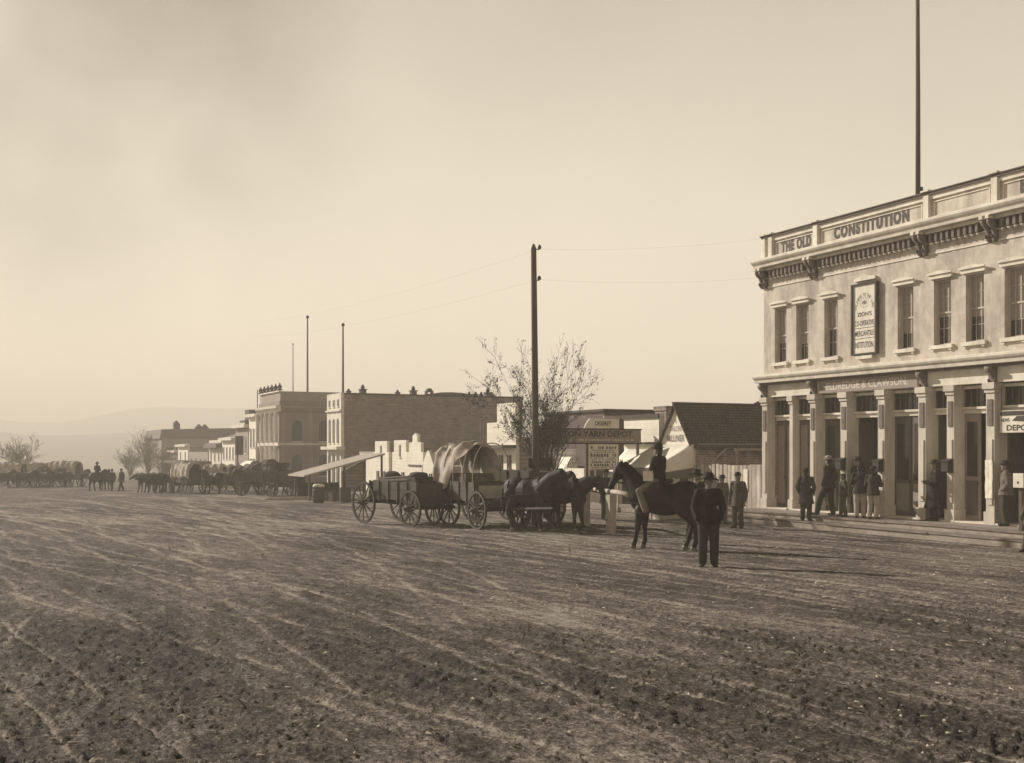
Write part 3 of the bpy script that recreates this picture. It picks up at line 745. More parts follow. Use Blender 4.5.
mb = MB(); mb.box(a0+.3, a1, b0-.10, b0-.003, hz_-.16, hz_-.02); mb.build('eave_board', 'wood_pale', hs)
mb = MB()
for aa in (27.0, 30.0): mb.box(aa, aa+.09, b0-.2, b0-.11, -.5, hz_-.30)
mb.box(26.9, 34, b0-.2, b0-.11, hz_-.298, hz_-.2); mb.build('timber_frame', 'wood_pale', hs)
mb = MB(); mb.tube([(25.2, b0-.1, .9), (26.6, b0-.1, hz_-.2)], .05, 6); mb.build('brace', 'wood_pale', hs)
mb = MB(); mb.box(a0-.02, a0-.003, b0+.2, b0+.75, -.4, 1.5); mb.build('door', 'door', hs); 
text('MILLINER', hs, 'bracket', (a0-.02, bm_, 2.42), .26, 1.2, bold=.01)
text('TAILORS', hs, 'bracket', (a0-.02, bm_, 2.80), .20, .85, bold=.0)
text('&', hs, 'bracket', (a0-.02, bm_, 3.12), .16, .12, bold=.0)
# awning
aw_ = sthing('awning', 'white canvas awning with scalloped dark valance in front of the milliner', 'awning', 24, 36)
zA, zO, aO = 2.18, 1.28, 23.15; y0_, y1_ = 35.35, 38.0
mb = MB(); n_ = 14; R0 = []
for i in range(n_+1):
    t = i/n_; R0.append([(aO+(a0-aO)*s_, y0_+(y1_-y0_)*t, zO+(zA-zO)*s_-.05*math.sin(math.pi*s_)+.012*math.sin(t*19)) for s_ in (0, .25, .5, .75, 1)])
mb.ring_loft(R0, closed=False); o = mb.build('cover', 'canvas_white', aw_, True); md = o.modifiers.new('t', 'SOLIDIFY'); md.thickness = .012
for yy_ in (y0_, y1_):
    mb = MB(); mb.prism([(aO, zO), (a0-.01, zA-.02), (a0-.01, zO-.02), (aO, zO-.25)], 1, yy_-.006, yy_+.006); mb.build('side_curtain', 'canvas_white', aw_)
    mb = MB(); poly = [(aO, zO-.251), (a0-.01, zO-.021)] ; nn = 12
    low = [(a0-.01+(aO-a0+.01)*i/nn, zO-.40-.05*abs(math.sin(i*math.pi/2*1.0))-.0) for i in range(nn+1)]
    mb.prism(poly+low, 1, yy_-.008, yy_+.008); mb.build('side_valance', 'bracket', aw_)
mb = MB(); poly = [(y0_, zO-.01), (y1_, zO-.01)]+[(y1_+(y0_-y1_)*i/20, zO-.22-.06*(i % 2)) for i in range(21)]
mb.prism(poly, 0, aO-.01, aO-.001); mb.build('valance', 'bracket', aw_)
for yy_ in (y0_+.05, y1_-.05): mb = MB(); mb.tube([(aO+.03, yy_, gab(aO, yy_)-.05), (aO+.03, yy_, zO)], .035, 6); mb.build('post', 'wood_pale', aw_)
# --- chimney stack beside it, white shop with clapboards
ck = sthing('chimney_stack', 'square brown brick chimney stack left of the gabled house', 'chimney', 27.6, 40.6)
c0 = bf(659, 27.6)
mb = MB(); mb.box(27.35, 27.85, c0-.95, c0-.05, -1, 3.7); mb.build('shaft', 'brick', ck)
mb = MB(); mb.box(27.30, 27.90, c0-1.0, c0-0, 3.7, 3.9); mb.build('cap', 'brick', ck)
s0, s1 = bf(659, 25), bf(624, 25)
sh = sthing('clapboard_shop', 'small white clapboard false front shop left of the chimney stack', 'shop', 25, s0)
mb = MB(); mb.box(25, 25.25, s0, s1, zf(474, 25, s0), zf(415, 25, s0)); mb.build('false_front', 'white_board', sh)
mb = MB(); mb.box(24.93, 24.998, s0-.04, s1+.04, zf(418, 25, s0), zf(415, 25, s0)+.06); mb.build('cornice', 'wood_dark', sh)
mb = MB(); mb.box(24.8, 24.998, s0-.04, s1+.04, zf(444, 25, s0), zf(442, 25, s0)); mb.build('ledge', 'wood_dark', sh)
mb = MB(); mb.box(25.251, 33, s0+.1, s1-.1, -1.2, 2.6); mb.build('body_walls', 'grey_board', sh)
face_windows(sh, 25, s0+.2, s1-.2, .2, 1.4, 2, .6)
# awning of that shop
aw2 = sthing('awning', 'short pale canvas awning over the clapboard shop window', 'awning', 24.4, s0+1)
mb = MB(); R0 = []
for i in range(9):
    t = i/8; R0.append([(23.9+1.1*s_, s0+.2+(s1-s0-.4)*t, 1.05+.95*s_-.03*math.sin(math.pi*s_)) for s_ in (0, .3, .6, 1)])
mb.ring_loft(R0, closed=False); o = mb.build('cover', 'canvas_white', aw2, True); md = o.modifiers.new('t', 'SOLIDIFY'); md.thickness = .012
mb = MB(); mb.box(23.87, 23.92, s0+.2, s1-.2, .9, 1.05); mb.build('front_rail', 'wood_dark', aw2)
for yy_ in (s0+.25, s1-.25): mb = MB(); mb.tube([(23.9, yy_, gab(23.9, yy_)), (23.9, yy_, .92)], .03, 6); mb.build('post', 'wood', aw2)
# --- yarn depot: long low brick store, its name board across the walk
d0, d1 = bf(622, 25), bf(560, 25)
yd = sthing('brick_store', 'long low dark brick store behind the yarn depot sign', 'store', 25, d0)
zt_ = zf(412, 26, d0+4)
mb = MB(); mb.box(26, 45, d0+3.2, d1+3.5, -1.5, zt_); mb.build('walls', 'brick_dark', yd)
mb = MB(); mb.box(25.9, 45.1, d0+3.1, d1+3.6, zt_, zt_+.12); mb.build('coping', 'wood_dark', yd)
mb = MB(); mb.box(25.95, 45, d0+3.12, d0+3.197, zt_-.32, zt_-.2); mb.build('stone_band', 'wood_pale', yd)
ys = sthing('sign_board', 'long grey COTTON YARN DEPOT. board raised on posts across the boardwalk', 'sign', 24, 38.6)
bY = 38.6
def anear(px, b):                                      # a of a plane b = const seen at pixel column px
    r = (px-512)/F; return b*(ST+CT*r)/(CT-ST*r)
aL, aR_ = anear(533, bY), anear(641, bY)
def zn(py, a): return EYE+(HZ-py)/F*(a*ST+bY*CT)
zb0, zb1 = zn(443, 24), zn(430, 24)
mb = MB(); mb.box(aL, aR_, bY, bY+.06, zb0, zb1); mb.build('panel', 'sign_grey', ys)
mb = MB(); mb.box(aL-.03, aR_+.03, bY-.03, bY+.09, zb1+.002, zb1+.05); mb.box(aL-.03, aR_+.03, bY-.03, bY+.09, zb0-.05, zb0-.002); mb.build('moulding', 'wood_dark', ys)
tw = anear(634, bY)-anear(545, bY)
text('COTTON YARN DEPOT.', ys, 'ink', (anear(545, bY)+tw/2, bY-.004, zb0+.68*(zb1-zb0)), .25, tw, face='near', bold=.03)
mb = MB()
for aa in (aL+.1, anear(588, bY), aR_-.1): mb.box(aa-.05, aa+.05, bY+.061, bY+.15, gab(aa, bY)-.2, zb1-.02)
mb.build('posts', 'wood', ys)
mb = MB(); x_ = anear(566, bY)
while x_ < anear(632, bY):
    w_ = random.uniform(.05, .14); mb.box(x_, x_+w_, bY-.004, bY-.001, zb0+.09, zb0+.15); x_ += w_+random.choice((.03, .03, .08))
mb.build('small_lettering', 'gilt', ys)
ds = sthing('sign_board', 'small white DESERET board standing on top of the long grey sign', 'sign', 23, 38.6)
q0, q1 = anear(584, bY), anear(619, bY); zq0, zq1 = zb1+.06, zn(419, 24)
mb = MB(); mb.prism([(q0, zq0), (q1, zq0), (q1, zq1), (q0+.25, zq1), (q0+.1, (zq0+zq1)/2)], 1, bY-.02, bY+.04); mb.build('panel', 'canvas_white', ds)
text('DESERET', ds, 'ink', ((q0+q1)/2+.06, bY-.026, (zq0+zq1)/2), .17, .75, face='near', bold=.02)
pb = sthing('poster_board', 'white board with torn posters beneath the yarn depot sign', 'board', 23.2, 38.9)
q0, q1 = anear(588, 38.9), anear(618, 38.9); 
mb = MB(); mb.box(q0, q1, 38.9, 38.96, zn(470, 24), zb0-.06); mb.build('panel', 'canvas_white', pb)
mb = MB()
zz_ = zb0-.14; k_ = 0
for hh_ in (.10, .045, .045, .13, .04, .04, .07, .10, .04, .04):
    x_ = q0+.08+random.uniform(0, .1)
    while x_ < q1-.12:
        w_ = random.uniform(.3, .9)*hh_+.015; t_ = random.uniform(-.012, .012)
        if random.random() < .85: mb.prism([(x_, zz_-hh_+t_), (x_+w_, zz_-hh_+t_*.4), (x_+w_*.9, zz_+t_), (x_+.006, zz_-t_)], 1, 38.893, 38.898)
        x_ += w_+.018+.2*hh_*random.random()
    zz_ -= hh_+.035
mb.build('printed_lines', 'bracket', pb)
mb = MB(); mb.box(q0-.05, q0+.0, 38.88, 38.98, gab(24, 39)-.2, zb0-.06); mb.box(q1, q1+.05, 38.88, 38.98, gab(24, 39)-.2, zb0-.06); mb.build('legs', 'wood_pale', pb)
# light front with a dark door standing under the poster board
yf = sthing('small_shop', 'narrow pale wooden shop front with a dark door under the poster board', 'shop', 25, 42)
q0, q1 = anear(584, 43.8), anear(622, 43.8)
mb = MB(); mb.box(q0, q1, 43.8, 45.8, -1.2, zn(471, 24)); mb.build('walls', 'white_wall', yf)
mb = MB(); mb.box(anear(596, 43.8), anear(603, 43.8), 43.78, 43.797, zn(497, 24), zn(462, 24)); mb.build('door', 'door', yf)
mb = MB(); mb.box(anear(590, 43.8), anear(594, 43.8), 43.78, 43.797, zn(490, 24), zn(472, 24)); mb.build('window', 'glass', yf)

# --- stepped white front behind the tree
s0, s1 = bf(516, 25), bf(487, 25)
sw = sthing('false_front_store', 'white stepped false front store seen through the bare tree', 'store', 25, s0)
sm = bf(497, 25)
mb = MB(); mb.prism([(s0, -1.4), (s1, -1.4), (s1, zf(423, 25, s1)), (sm, zf(423, 25, s1)), (sm, zf(404, 25, sm)), (s0, zf(404, 25, sm))], 0, 25, 25.2); mb.build('false_front', 'white_board', sw)
mb = MB(); mb.box(25.201, 31, s0+.2, s1-.2, -1.4, 2.6); mb.build('walls', 'grey_board', sw)
face_windows(sw, 25, s0+.3, s1-.3, zf(470, 25, s0), zf(455, 25, s0), 3, .55)
mb = MB(); mb.box(24.2, 24.998, s0-.05, s1+.05, zf(448, 25, s0), zf(445, 25, s0)); mb.build('porch_roof', 'wood', sw)
# grey low store filling between
gb = sthing('low_store', 'low grey board store between the stepped front and the yarn depot', 'store', 25.6, 48)
mb = MB(); mb.box(26, 34, 46.5, bf(516, 26)-.1, -1.4, 2.0); mb.build('walls', 'grey_board', gb)
face_windows(gb, 26, 46.8, 50, .0, 1.3, 3, .6)
# small white peaked stall and a low pale shed under the tree
st_ = sthing('market_stall', 'small white peaked stall between the tree and the poster board', 'stall', 24, 45)
a_ = anear(572, 46); zc_ = EYE+(HZ-457)/F*(a_*ST+46*CT)
mb = MB(); mb.prism([(a_-.35, zc_-.55), (a_+.35, zc_-.55), (a_+.05, zc_), (a_-.05, zc_)], 1, 46, 47); mb.build('peaked_top', 'canvas_white', st_)
mb = MB(); mb.box(a_-.33, a_+.33, 46.05, 46.95, gab(a_, 46)-.1, zc_-.552); mb.build('counter', 'wood', st_)
st_ = sthing('low_shed', 'low pale shed with a plank lean roof behind the team horses', 'shed', 24, 47)
a_ = anear(556, 47.5); a2_ = anear(571, 47.5); zc_ = EYE+(HZ-468)/F*(a_*ST+47.5*CT)
mb = MB(); mb.box(a_, a2_, 47.5, 49, gab(a_, 47)-.1, zc_); mb.build('walls', 'white_wall', st_)
mb = MB(); mb.prism([(a_-.15, zc_+.002), (a2_+.15, zc_+.002), (a2_+.15, zc_+.10), (a_-.15, zc_+.22)], 1, 47.4, 49.1); mb.build('roof', 'wood', st_)
mb = MB(); mb.box(a_+.2, a_+.6, 47.48, 47.497, gab(a_, 47)+.1, zc_-.3); mb.build('door', 'door', st_)
# --- little row of white false fronts before the brick block
spec = [(422, 434, 450, 'peak', 'white false front with a pointed top, rightmost of the little row'), (409, 421, 433, 'cap', 'tallest white false front of the little row, with a rounded cap'), (394, 406, 440, 'flat', 'square white false front left of the tallest in the little row'), (375, 387, 441, 'flat', 'white false front with one dark slit window, leftmost of the little row')]
for px0, px1, top, kd, lb in spec:
    f0, f1 = bf(px1, 25), bf(px0, 25); zt_ = zf(top, 25, f0); o = sthing('false_front_shop', lb, 'shop', 25, f0, group='white false front shops in a row')
    mz = zt_-.3; fm = (f0+f1)/2
    lo, hi = bf(px1+5, 25)+.03, bf(px0-5, 25)-.03
    if kd == 'peak': poly = [(f0, -1.5), (f1, -1.5), (f1, mz-.7), (fm+.3, zt_-.2), (fm, zt_), (fm-.3, zt_-.2), (f0, mz-.7)]
    else:
        sz = zf(452, 25, f0); lo, hi = f0-.35, f1+.35
        poly = [(lo, -1.5), (hi, -1.5), (hi, sz), (f1, sz), (f1, zt_-(.6 if kd == 'cap' else 0))]
        poly += [(fm+.45, zt_-.55), (fm+.4, zt_-.15), (fm, zt_), (fm-.4, zt_-.15), (fm-.45, zt_-.55)] if kd == 'cap' else []
        poly += [(f0, zt_-(.6 if kd == 'cap' else 0)), (f0, sz), (lo, sz)]
    mb = MB(); mb.prism(poly, 0, 25, 25.2); mb.build('false_front', 'white_board', o)
    mb = MB(); mb.box(25.201, 30, f0-.1, f1+.1, -1.6, .9); mb.build('walls', 'grey_board', o)
    if kd == 'flat': face_windows(o, 25, fm-.5, fm+.5, zt_-1.1, zt_-.3, 1, .35)
    else: mb = MB(); mb.box(24.93, 24.998, f0-.05, f1+.05, zt_-2.1, zt_-2.0); mb.build('ledge', 'wood', o)
    face_windows(o, 25, f0, f1, -.5, .5, 2, .6)
# wall of boards linking them
lw = sthing('board_wall', 'low white board wall running along behind the covered wagon', 'wall', 25.5, 64)
mb = MB(); mb.box(25.6, 25.8, bf(436, 25), bf(352, 25), -1.7, zf(453, 25, 68)); mb.build('boards', 'white_board', lw)
mb = MB(); mb.box(25.55, 25.85, bf(436, 25), bf(352, 25), zf(453, 25, 68)+.002, zf(453, 25, 68)+.08); mb.build('coping', 'wood_pale', lw)
# --- big brick block
k0, k1 = bf(341, 25), bf(327, 25); zt_ = zf(393, 25, k0)
kb = sthing('brick_block', 'two storey brick block with a pale stone front and long blank side wall', 'building', 25, k0)
mb = MB(); mb.box(25.25, 40.5, k0, k0+.4, -2, zt_); mb.build('side_wall', 'brick', kb)
mb = MB(); mb.box(25.25, 40.5, k0+.401, k1, -2, zt_-.6); mb.build('rear_walls', 'brick', kb)
mb = MB(); mb.box(25, 25.249, k0-.02, k1, -2, zt_+.02); mb.build('front_wall', 'stone_trim', kb)
mb = MB(); mb.box(25.25, 40.55, k0-.05, k0-.002, zt_-.1, zt_+.03); mb.build('coping', 'wood_dark', kb)
mb = MB(); z_ = zf(448, 25, k0); mb.box(24.5, 24.998, k0-.45, k1+.1, z_-.12, z_+.12); mb.box(25.0, 25.249, k0-.3, k0-.022, z_-.12, z_+.1); mb.build('cornice', 'stone_trim', kb)
mb = MB(); z2 = zf(410, 25, k0); mb.box(24.85, 24.998, k0-.1, k1+.05, z2-.08, z2+.05); mb.build('string_course', 'stone_trim', kb)
face_windows(kb, 25, k0+.3, k1-.2, zf(443, 25, k0), zf(422, 25, k0), 3, .6, True)
face_windows(kb, 25, k0+.2, k1-.1, zf(406, 25, k0), zf(399, 25, k0), 3, .5)
face_windows(kb, 25, k0+.2, k1-.1, -1.0, zf(458, 25, k0), 3, .8, True)
mb = MB(); mb.prism([(31.5, zt_), (37.2, zt_), (35.3, zt_+.27), (34.4, zt_+.30), (33.5, zt_+.27)], 1, k0+.5, k0+4); mb.build('low_gable', 'roof', kb)
kk0 = k0
def ak(px, b): return anear(px, b)
for i, px in enumerate((348.5, 363, 397.5, 413.5, 429, 469, 475.5, 481, 488, 492)):
    big = px in (363, 413.5, 488); aa = ak(px, k0+1.2); z0_ = zt_-.4
    mb = MB()
    if px == 429: mb.box(aa-.3, aa-.18, k0+1, k0+1.4, z0_, zt_+.3); mb.box(aa+.18, aa+.3, k0+1, k0+1.4, z0_, zt_+.3); mb.prism([(aa-.35, zt_+.3), (aa+.35, zt_+.3), (aa+.1, zt_+.6), (aa-.1, zt_+.6)], 1, k0+1, k0+1.4)
    else:
        h_ = .75 if big else .42; r_ = .26 if big else .18
        mb.box(aa-r_*.8, aa+r_*.8, k0+1, k0+1+2*r_, z0_, zt_+h_*.45); mb.box(aa-r_*1.1, aa+r_*1.1, k0+.96, k0+1.04+2*r_, zt_+h_*.45, zt_+h_*.55); mb.lathe([(r_*.45, zt_+h_*.55), (r_*.7, zt_+h_*.7), (r_*.35, zt_+h_*.95), (r_*.4, zt_+h_)], (aa, k0+1+r_, 0), 8)
    mb.build('chimney', 'wood_dark', kb)
# --- bank
k0, k1 = bf(279.5, 25), bf(259, 25); zt_ = zf(391, 25, k0)
bk = sthing('bank_building', 'two storey stone building with heavy cornice and crested parapet beyond the brick block', 'building', 25, k0)
mb = MB(); mb.box(25, 37, k0, k1, -2.2, zt_-.9); mb.build('walls', mat('brown stone', .22, .9, .15, 1.5, .2), bk)
mb = MB(); mb.box(25.1, 37, k0+.1, k1-.1, zt_-.9, zt_); mb.build('parapet', 'sign_grey', bk)
z_ = zf(408, 25, k0)
mb = MB(); mb.prism([(24.55, z_), (24.9, z_-.35), (24.998, z_-.35), (24.998, z_+.3), (24.5, z_+.22)], 1, k0-.5, k1-.2); mb.build('cornice', 'stone_trim', bk)
mb = MB(); mb.prism([(k0-.5, z_), (k0-.1, z_-.35), (k0-.002, z_-.35), (k0-.002, z_+.3), (k0-.55, z_+.22)], 0, 25, 37); mb.build('side_cornice', 'sign_grey', bk)
mb = MB(); z2 = zf(444, 25, k0); mb.box(24.9, 24.997, k0-.1, k1, z2-.15, z2+.15); mb.box(25, 37, k0-.1, k0-.003, z2-.1, z2+.1); mb.build('string_course', 'stone_trim', bk)
for i in range(5):
    bb_ = k0+.3+(k1-k0-.6)*i/4
    mb = MB(); mb.lathe([(.22, -2.2), (.22, -1.9), (.17, -1.8), (.15, z2-.6), (.24, z2-.4), (.24, z2-.2)], (24.75, bb_, 0), 10); mb.build('column', 'stone_trim', bk, True)
    mb = MB(); mb.lathe([(.2, z2+.16), (.15, z2+.3), (.13, z_-.8), (.22, z_-.5), (.22, z_-.36)], (24.75, bb_, 0), 10); mb.build('column', 'stone_trim', bk, True)
    if i < 4: face_windows(bk, 25, bb_+.3, bb_+(k1-k0-.6)/4-.2, z2+.5, z_-1.0, 1, .9, True)
    if i < 4: face_windows(bk, 25, bb_+.3, bb_+(k1-k0-.6)/4-.2, -1.6, z2-1.2, 1, .9, True)
side_windows(bk, k0, anear(291, k0), anear(303, k0), zf(440, 25, k0)-.1, zf(425, 25, k0), 1, .95, True, 'glass')
side_windows(bk, k0, anear(318, k0), anear(330, k0), zf(440, 25, k0)-.1, zf(425, 25, k0), 1, .95, True, 'glass')
side_windows(bk, k0, anear(291, k0), anear(303, k0), zf(475, 25, k0)-.1, zf(460, 25, k0), 1, .95, True, 'glass')
mb = MB()
mb.box(24.95, 25.099, k0, k1, zt_-.05, zt_+.08)
mb.build('parapet_rail', 'stone_trim', bk)
for i in range(6):
    bb_ = k0+.3+(k1-k0-.6)*i/5; mb = MB(); mb.box(24.9, 25.3, bb_-.2, bb_+.2, zt_+.081, zt_+.2); mb.lathe([(.10, zt_+.2), (.2, zt_+.35), (.2, zt_+.5), (.07, zt_+.6), (.09, zt_+.68), (.02, zt_+.78)], (25.1, bb_, 0), 8); mb.build('urn', 'wood_dark', bk, True)
side_windows(bk, k0, anear(318, k0), anear(330, k0), zf(475, 25, k0)-.1, zf(460, 25, k0), 1, .95, True, 'glass')
mb = MB()
for aa_ in (25.15, anear(309, k0)): mb.box(aa_, aa_+.35, k0-.06, k0-.004, -2.2, zf(444, 25, k0)-.11); mb.box(aa_, aa_+.35, k0-.06, k0-.004, zf(444, 25, k0)+.11, z_-.36)
mb.build('corner_pilasters', 'sign_grey', bk)
awn = sthing('awning', 'pale sloping awning in front of the columned stone building', 'awning', 24, k0+2)
mb = MB(); zz = zf(466, 25, k0); mb.prism([(22.0, zz-1.5), (24.9, zz+.3), (24.9, zz+.38), (22.0, zz-1.40)], 1, k0+1, k0+4.5); mb.build('cover', 'canvas_white', awn)
for yy_ in (k0+1.1, k0+4.4): mb = MB(); mb.tube([(22.05, yy_, gab(22, yy_)), (22.05, yy_, zz-1.48)], .05, 6); mb.build('post', 'wood_pale', awn)
awn = sthing('awning', 'pale sloping awning before the far shops, beneath the tall dark hanging sign', 'awning', 23, bf(240, 24))
q_ = bf(244, 23.6); zz = zf(464, 24.9, q_); mb = MB(); mb.prism([(21.6, zz-1.7), (24.9, zz+.2), (24.9, zz+.28), (21.6, zz-1.6)], 1, q_, q_+5); mb.build('cover', 'canvas_white', awn)
for yy_ in (q_+.1, q_+4.9): mb = MB(); mb.tube([(21.65, yy_, gab(22, yy_)), (21.65, yy_, zz-1.68)], .05, 6); mb.build('post', 'wood_pale', awn)
# far flagpoles
for px, top, b_, a_, r_, lb in ((293, 345, 108, 29, .06, 'thin far flagpole, leftmost and shortest of the three on the roofs'), (307.5, 318, 105, 29, .11, 'tall dark flagpole on the roof of the columned stone building'), (343, 326, kk0+3, 26.4, .10, 'tall flagpole rising at the front of the brick block')):
    a_ = anear(px, b_); Y_ = a_*ST+b_*CT; base = 5.0; tz = EYE+(HZ-top)/F*Y_
    o = sthing('flagpole', lb, 'flagpole', a_, b_, base, 'flagpoles on the far roofs')
    mb = MB(); mb.tube([(a_, b_, base-.5), (a_, b_, tz)], [r_, r_*.6], 6); mb.build('pole', 'pole', o, True)
    mb = MB(); mb.ell((a_, b_, tz+.1), (r_*1.5,)*3, n=8, m=6); mb.build('ball', 'iron', o, True)
# --- buildings beyond the bank
def shop(px0, px1, top, base, m, lb, cat='building', depth=12, nwin=3, m2='grey_board', a=25, cor=True, side='sign_grey'):
    f0, f1 = bf(px1, a), bf(px0, a); g_ = gab(a, f1)-.3; zt_ = zf(top, a, f0)
    o = sthing('shop_building', lb, cat, a, f0)
    mb = MB(); mb.box(a, a+.25, f0, f1, g_, zt_); mb.build('front_wall', m, o)
    mb = MB(); mb.box(a+.251, a+depth, f0+.05, f1-.05, g_, zt_-.5); mb.build('walls', m2, o)
    if cor: mb = MB(); mb.box(a-.45, a-.002, f0-.1, f1+.1, zt_-.35, zt_-.05); mb.build('cornice', 'stone_trim', o)
    h_ = zt_-g_
    face_windows(o, a, f0+.2, f1-.2, g_+h_*.55, g_+h_*.8, nwin, .8)
    face_windows(o, a, f0+.2, f1-.2, g_+h_*.1, g_+h_*.4, nwin, 1.0)
    return o, f0, f1, g_, zt_
shop(249, 258.5, 413, 490, 'white_wall', 'pale plastered store adjoining the columned stone building', nwin=3)
o, f0, f1, g_, zt_ = shop(236, 248, 424, 490, 'sign_grey', 'store with a dark box sign tower above its roof', nwin=3)
mb = MB(); a_ = 25.2; mb.box(a_, a_+2.6, f0+.3, f0+2.4, zt_-.4, zt_+1.5); mb.box(a_-.5, a_+2.8, f0+.1, f0+2.6, zt_+.2, zt_+.4); mb.build('roof_tower', 'wood_dark', o)
mb = MB(); mb.tube([(a_+1, f0+1, zt_+1.5), (a_+1, f0+1, zt_+3.6)], .05, 5); mb.build('tower_pole', 'iron', o)
bs = sthing('hanging_sign', 'tall dark rectangular sign projecting over the far boardwalk', 'sign', 24, bf(244, 24))
b_ = bf(243, 24); mb = MB(); Yk = 24*ST+b_*CT; mb.box(anear(235.5, b_), anear(243.5, b_), b_, b_+.3, EYE+(HZ-455)/F*Yk, EYE+(HZ-436)/F*Yk); mb.build('panel', 'darkpaint', bs)
mb = MB(); mb.box(anear(237, b_), anear(238.5, b_), b_+.05, b_+.25, gab(24, b_)-.2, EYE+(HZ-455)/F*Yk-.002); mb.build('post', 'wood_dark', bs)
o, f0, f1, g_, zt_ = shop(222, 235, 437, 490, 'white_wall', 'white two storey store with closed shutters beyond the box sign', nwin=4)
o, f0, f1, g_, zt_ = shop(209, 221, 440, 490, 'stone_trim', 'pale gabled store with a dark side wall far down the row', nwin=3, cor=False)
mb = MB(); mb.prism([(25-.6, zt_-.9), (25+9, zt_+2.6), (25+9, zt_+2.9), (25-.6, zt_-.5)], 1, f0-.3, f1+.3); mb.build('shed_roof', 'roof', o)
o, f0, f1, g_, zt_ = shop(189, 208, 452, 490, 'sign_grey', 'low grey store with a dark street awning far down the row', nwin=4, cor=False)
mb = MB(); z_ = zf(461, 23, f0); mb.box(21.8, 24.998, f0-2, f1, z_-.35, z_); mb.build('street_awning', 'wood_dark', o)
shop(178, 188, 444, 490, 'white_wall', 'narrow white false front store far down the row', nwin=2)
o, f0, f1, g_, zt_ = shop(170, 177, 450, 490, 'brick', 'small dark brick store at the far end of the row', nwin=2)
# long dark barn-like block behind them
b_ = 172
Yk = 30*ST+b_*CT
bb2 = sthing('long_building', 'long dark two storey building with small roof vents closing the row', 'building', anear(161.5, b_), b_)
mb = MB(); al, ar = anear(161.5, b_), anear(262, b_); ztk = EYE+(HZ-430)/F*(al*ST+b_*CT)
mb.box(al, ar, b_, b_+16, -3.5, ztk-1.3); mb.build('walls', 'sign_grey', bb2)
mb = MB(); mb.prism([(al-.3, ztk-1.3), (ar, ztk-1.3), (ar, ztk+.5), (al, ztk+.1)], 1, b_-.2, b_+16.2); mb.build('roof', 'roof', bb2)
for px in (176.5, 199, 205):
    aa = anear(px, b_+1); h_ = 1.0 if px < 180 else .5; mb = MB(); mb.box(aa-.5 if px > 180 else aa-.4, aa+.5, b_+.8, b_+1.8, ztk-1, ztk+h_); mb.lathe([(.5, ztk+h_), (.3, ztk+h_+.3), (.01, ztk+h_+.5)], (aa, b_+1.3, 0), 6); mb.build('chimney', 'wood_dark', bb2)
side_windows(bb2, b_, anear(165, b_), anear(240, b_), ztk-4.2, ztk-2.6, 8, 1.0)
side_windows(bb2, b_, anear(165, b_), anear(240, b_), -2.0, -.5, 8, 1.0)

# ------------------------------------------------------------------ telegraph pole and wires
P0 = G(535.5, 35.2)
tp = thing('telegraph_pole', 'tall bare telegraph pole standing in front of the bare tree', 'pole', P0)
topz = EYE+(HZ-244)/F*35.2 - P0.z
mb = MB(); mb.tube([(0, 0, -.3), (0, 0, 2), (-.02, 0, 5), (-.06, 0, topz-.15), (-.062, 0, topz)], [.125, .12, .105, .09, .03], 12); mb.build('shaft', 'pole', tp, True)
for py, s in ((247.5, .13), (278.5, .12)):
    z_ = EYE+(HZ-py)/F*35.2 - P0.z
    mb = MB(); mb.tube([(0, 0, z_-.06), (s, 0, z_-.06), (s, 0, z_)], .018, 6); o = mb.build('insulator_pin', 'iron', tp)
    mb = MB(); mb.lathe([(.05, z_-.04), (.06, z_), (.045, z_+.06), (.02, z_+.09)], (s, 0, 0), 10); mb.build('insulator', 'iron', o, True)
mb = MB(); mb.box(.09, .16, -.05, .05, 4.2, 4.5)
def wire(p, q, sag, lb):
    mb = MB(); p, q = Vector(p), Vector(q); pts = []
    for i in range(25):
        t = i/24; c = p.lerp(q, t)-p; c.z -= sag*4*t*(1-t); pts.append(c)
    mb.tube(pts, .002, 4); o = mb.build('telegraph_wire', 'iron', None, off=(0, 0, 0)); o.location = p; return tag(o, lb, 'wire')
for py, tl, tr, nm in ((249, 322, 236, 'upper'), (279.5, 336, 277, 'lower')):
    p = Vector((P0.x+.13, 35.2, EYE+(HZ-py)/F*35.2))
    Y2 = 95; wire(p, (PX(250, Y2), Y2, EYE+(HZ-tl)/F*Y2), .5, f'thin {nm} telegraph wire running from the pole off down the street')
    c = W(FA-.1, 30.9, 0); wire(p, (c.x, c.y, EYE+(HZ-tr)/F*c.y if nm == 'lower' else 9.4), .15, f'thin {nm} telegraph wire running from the pole to the corner building')

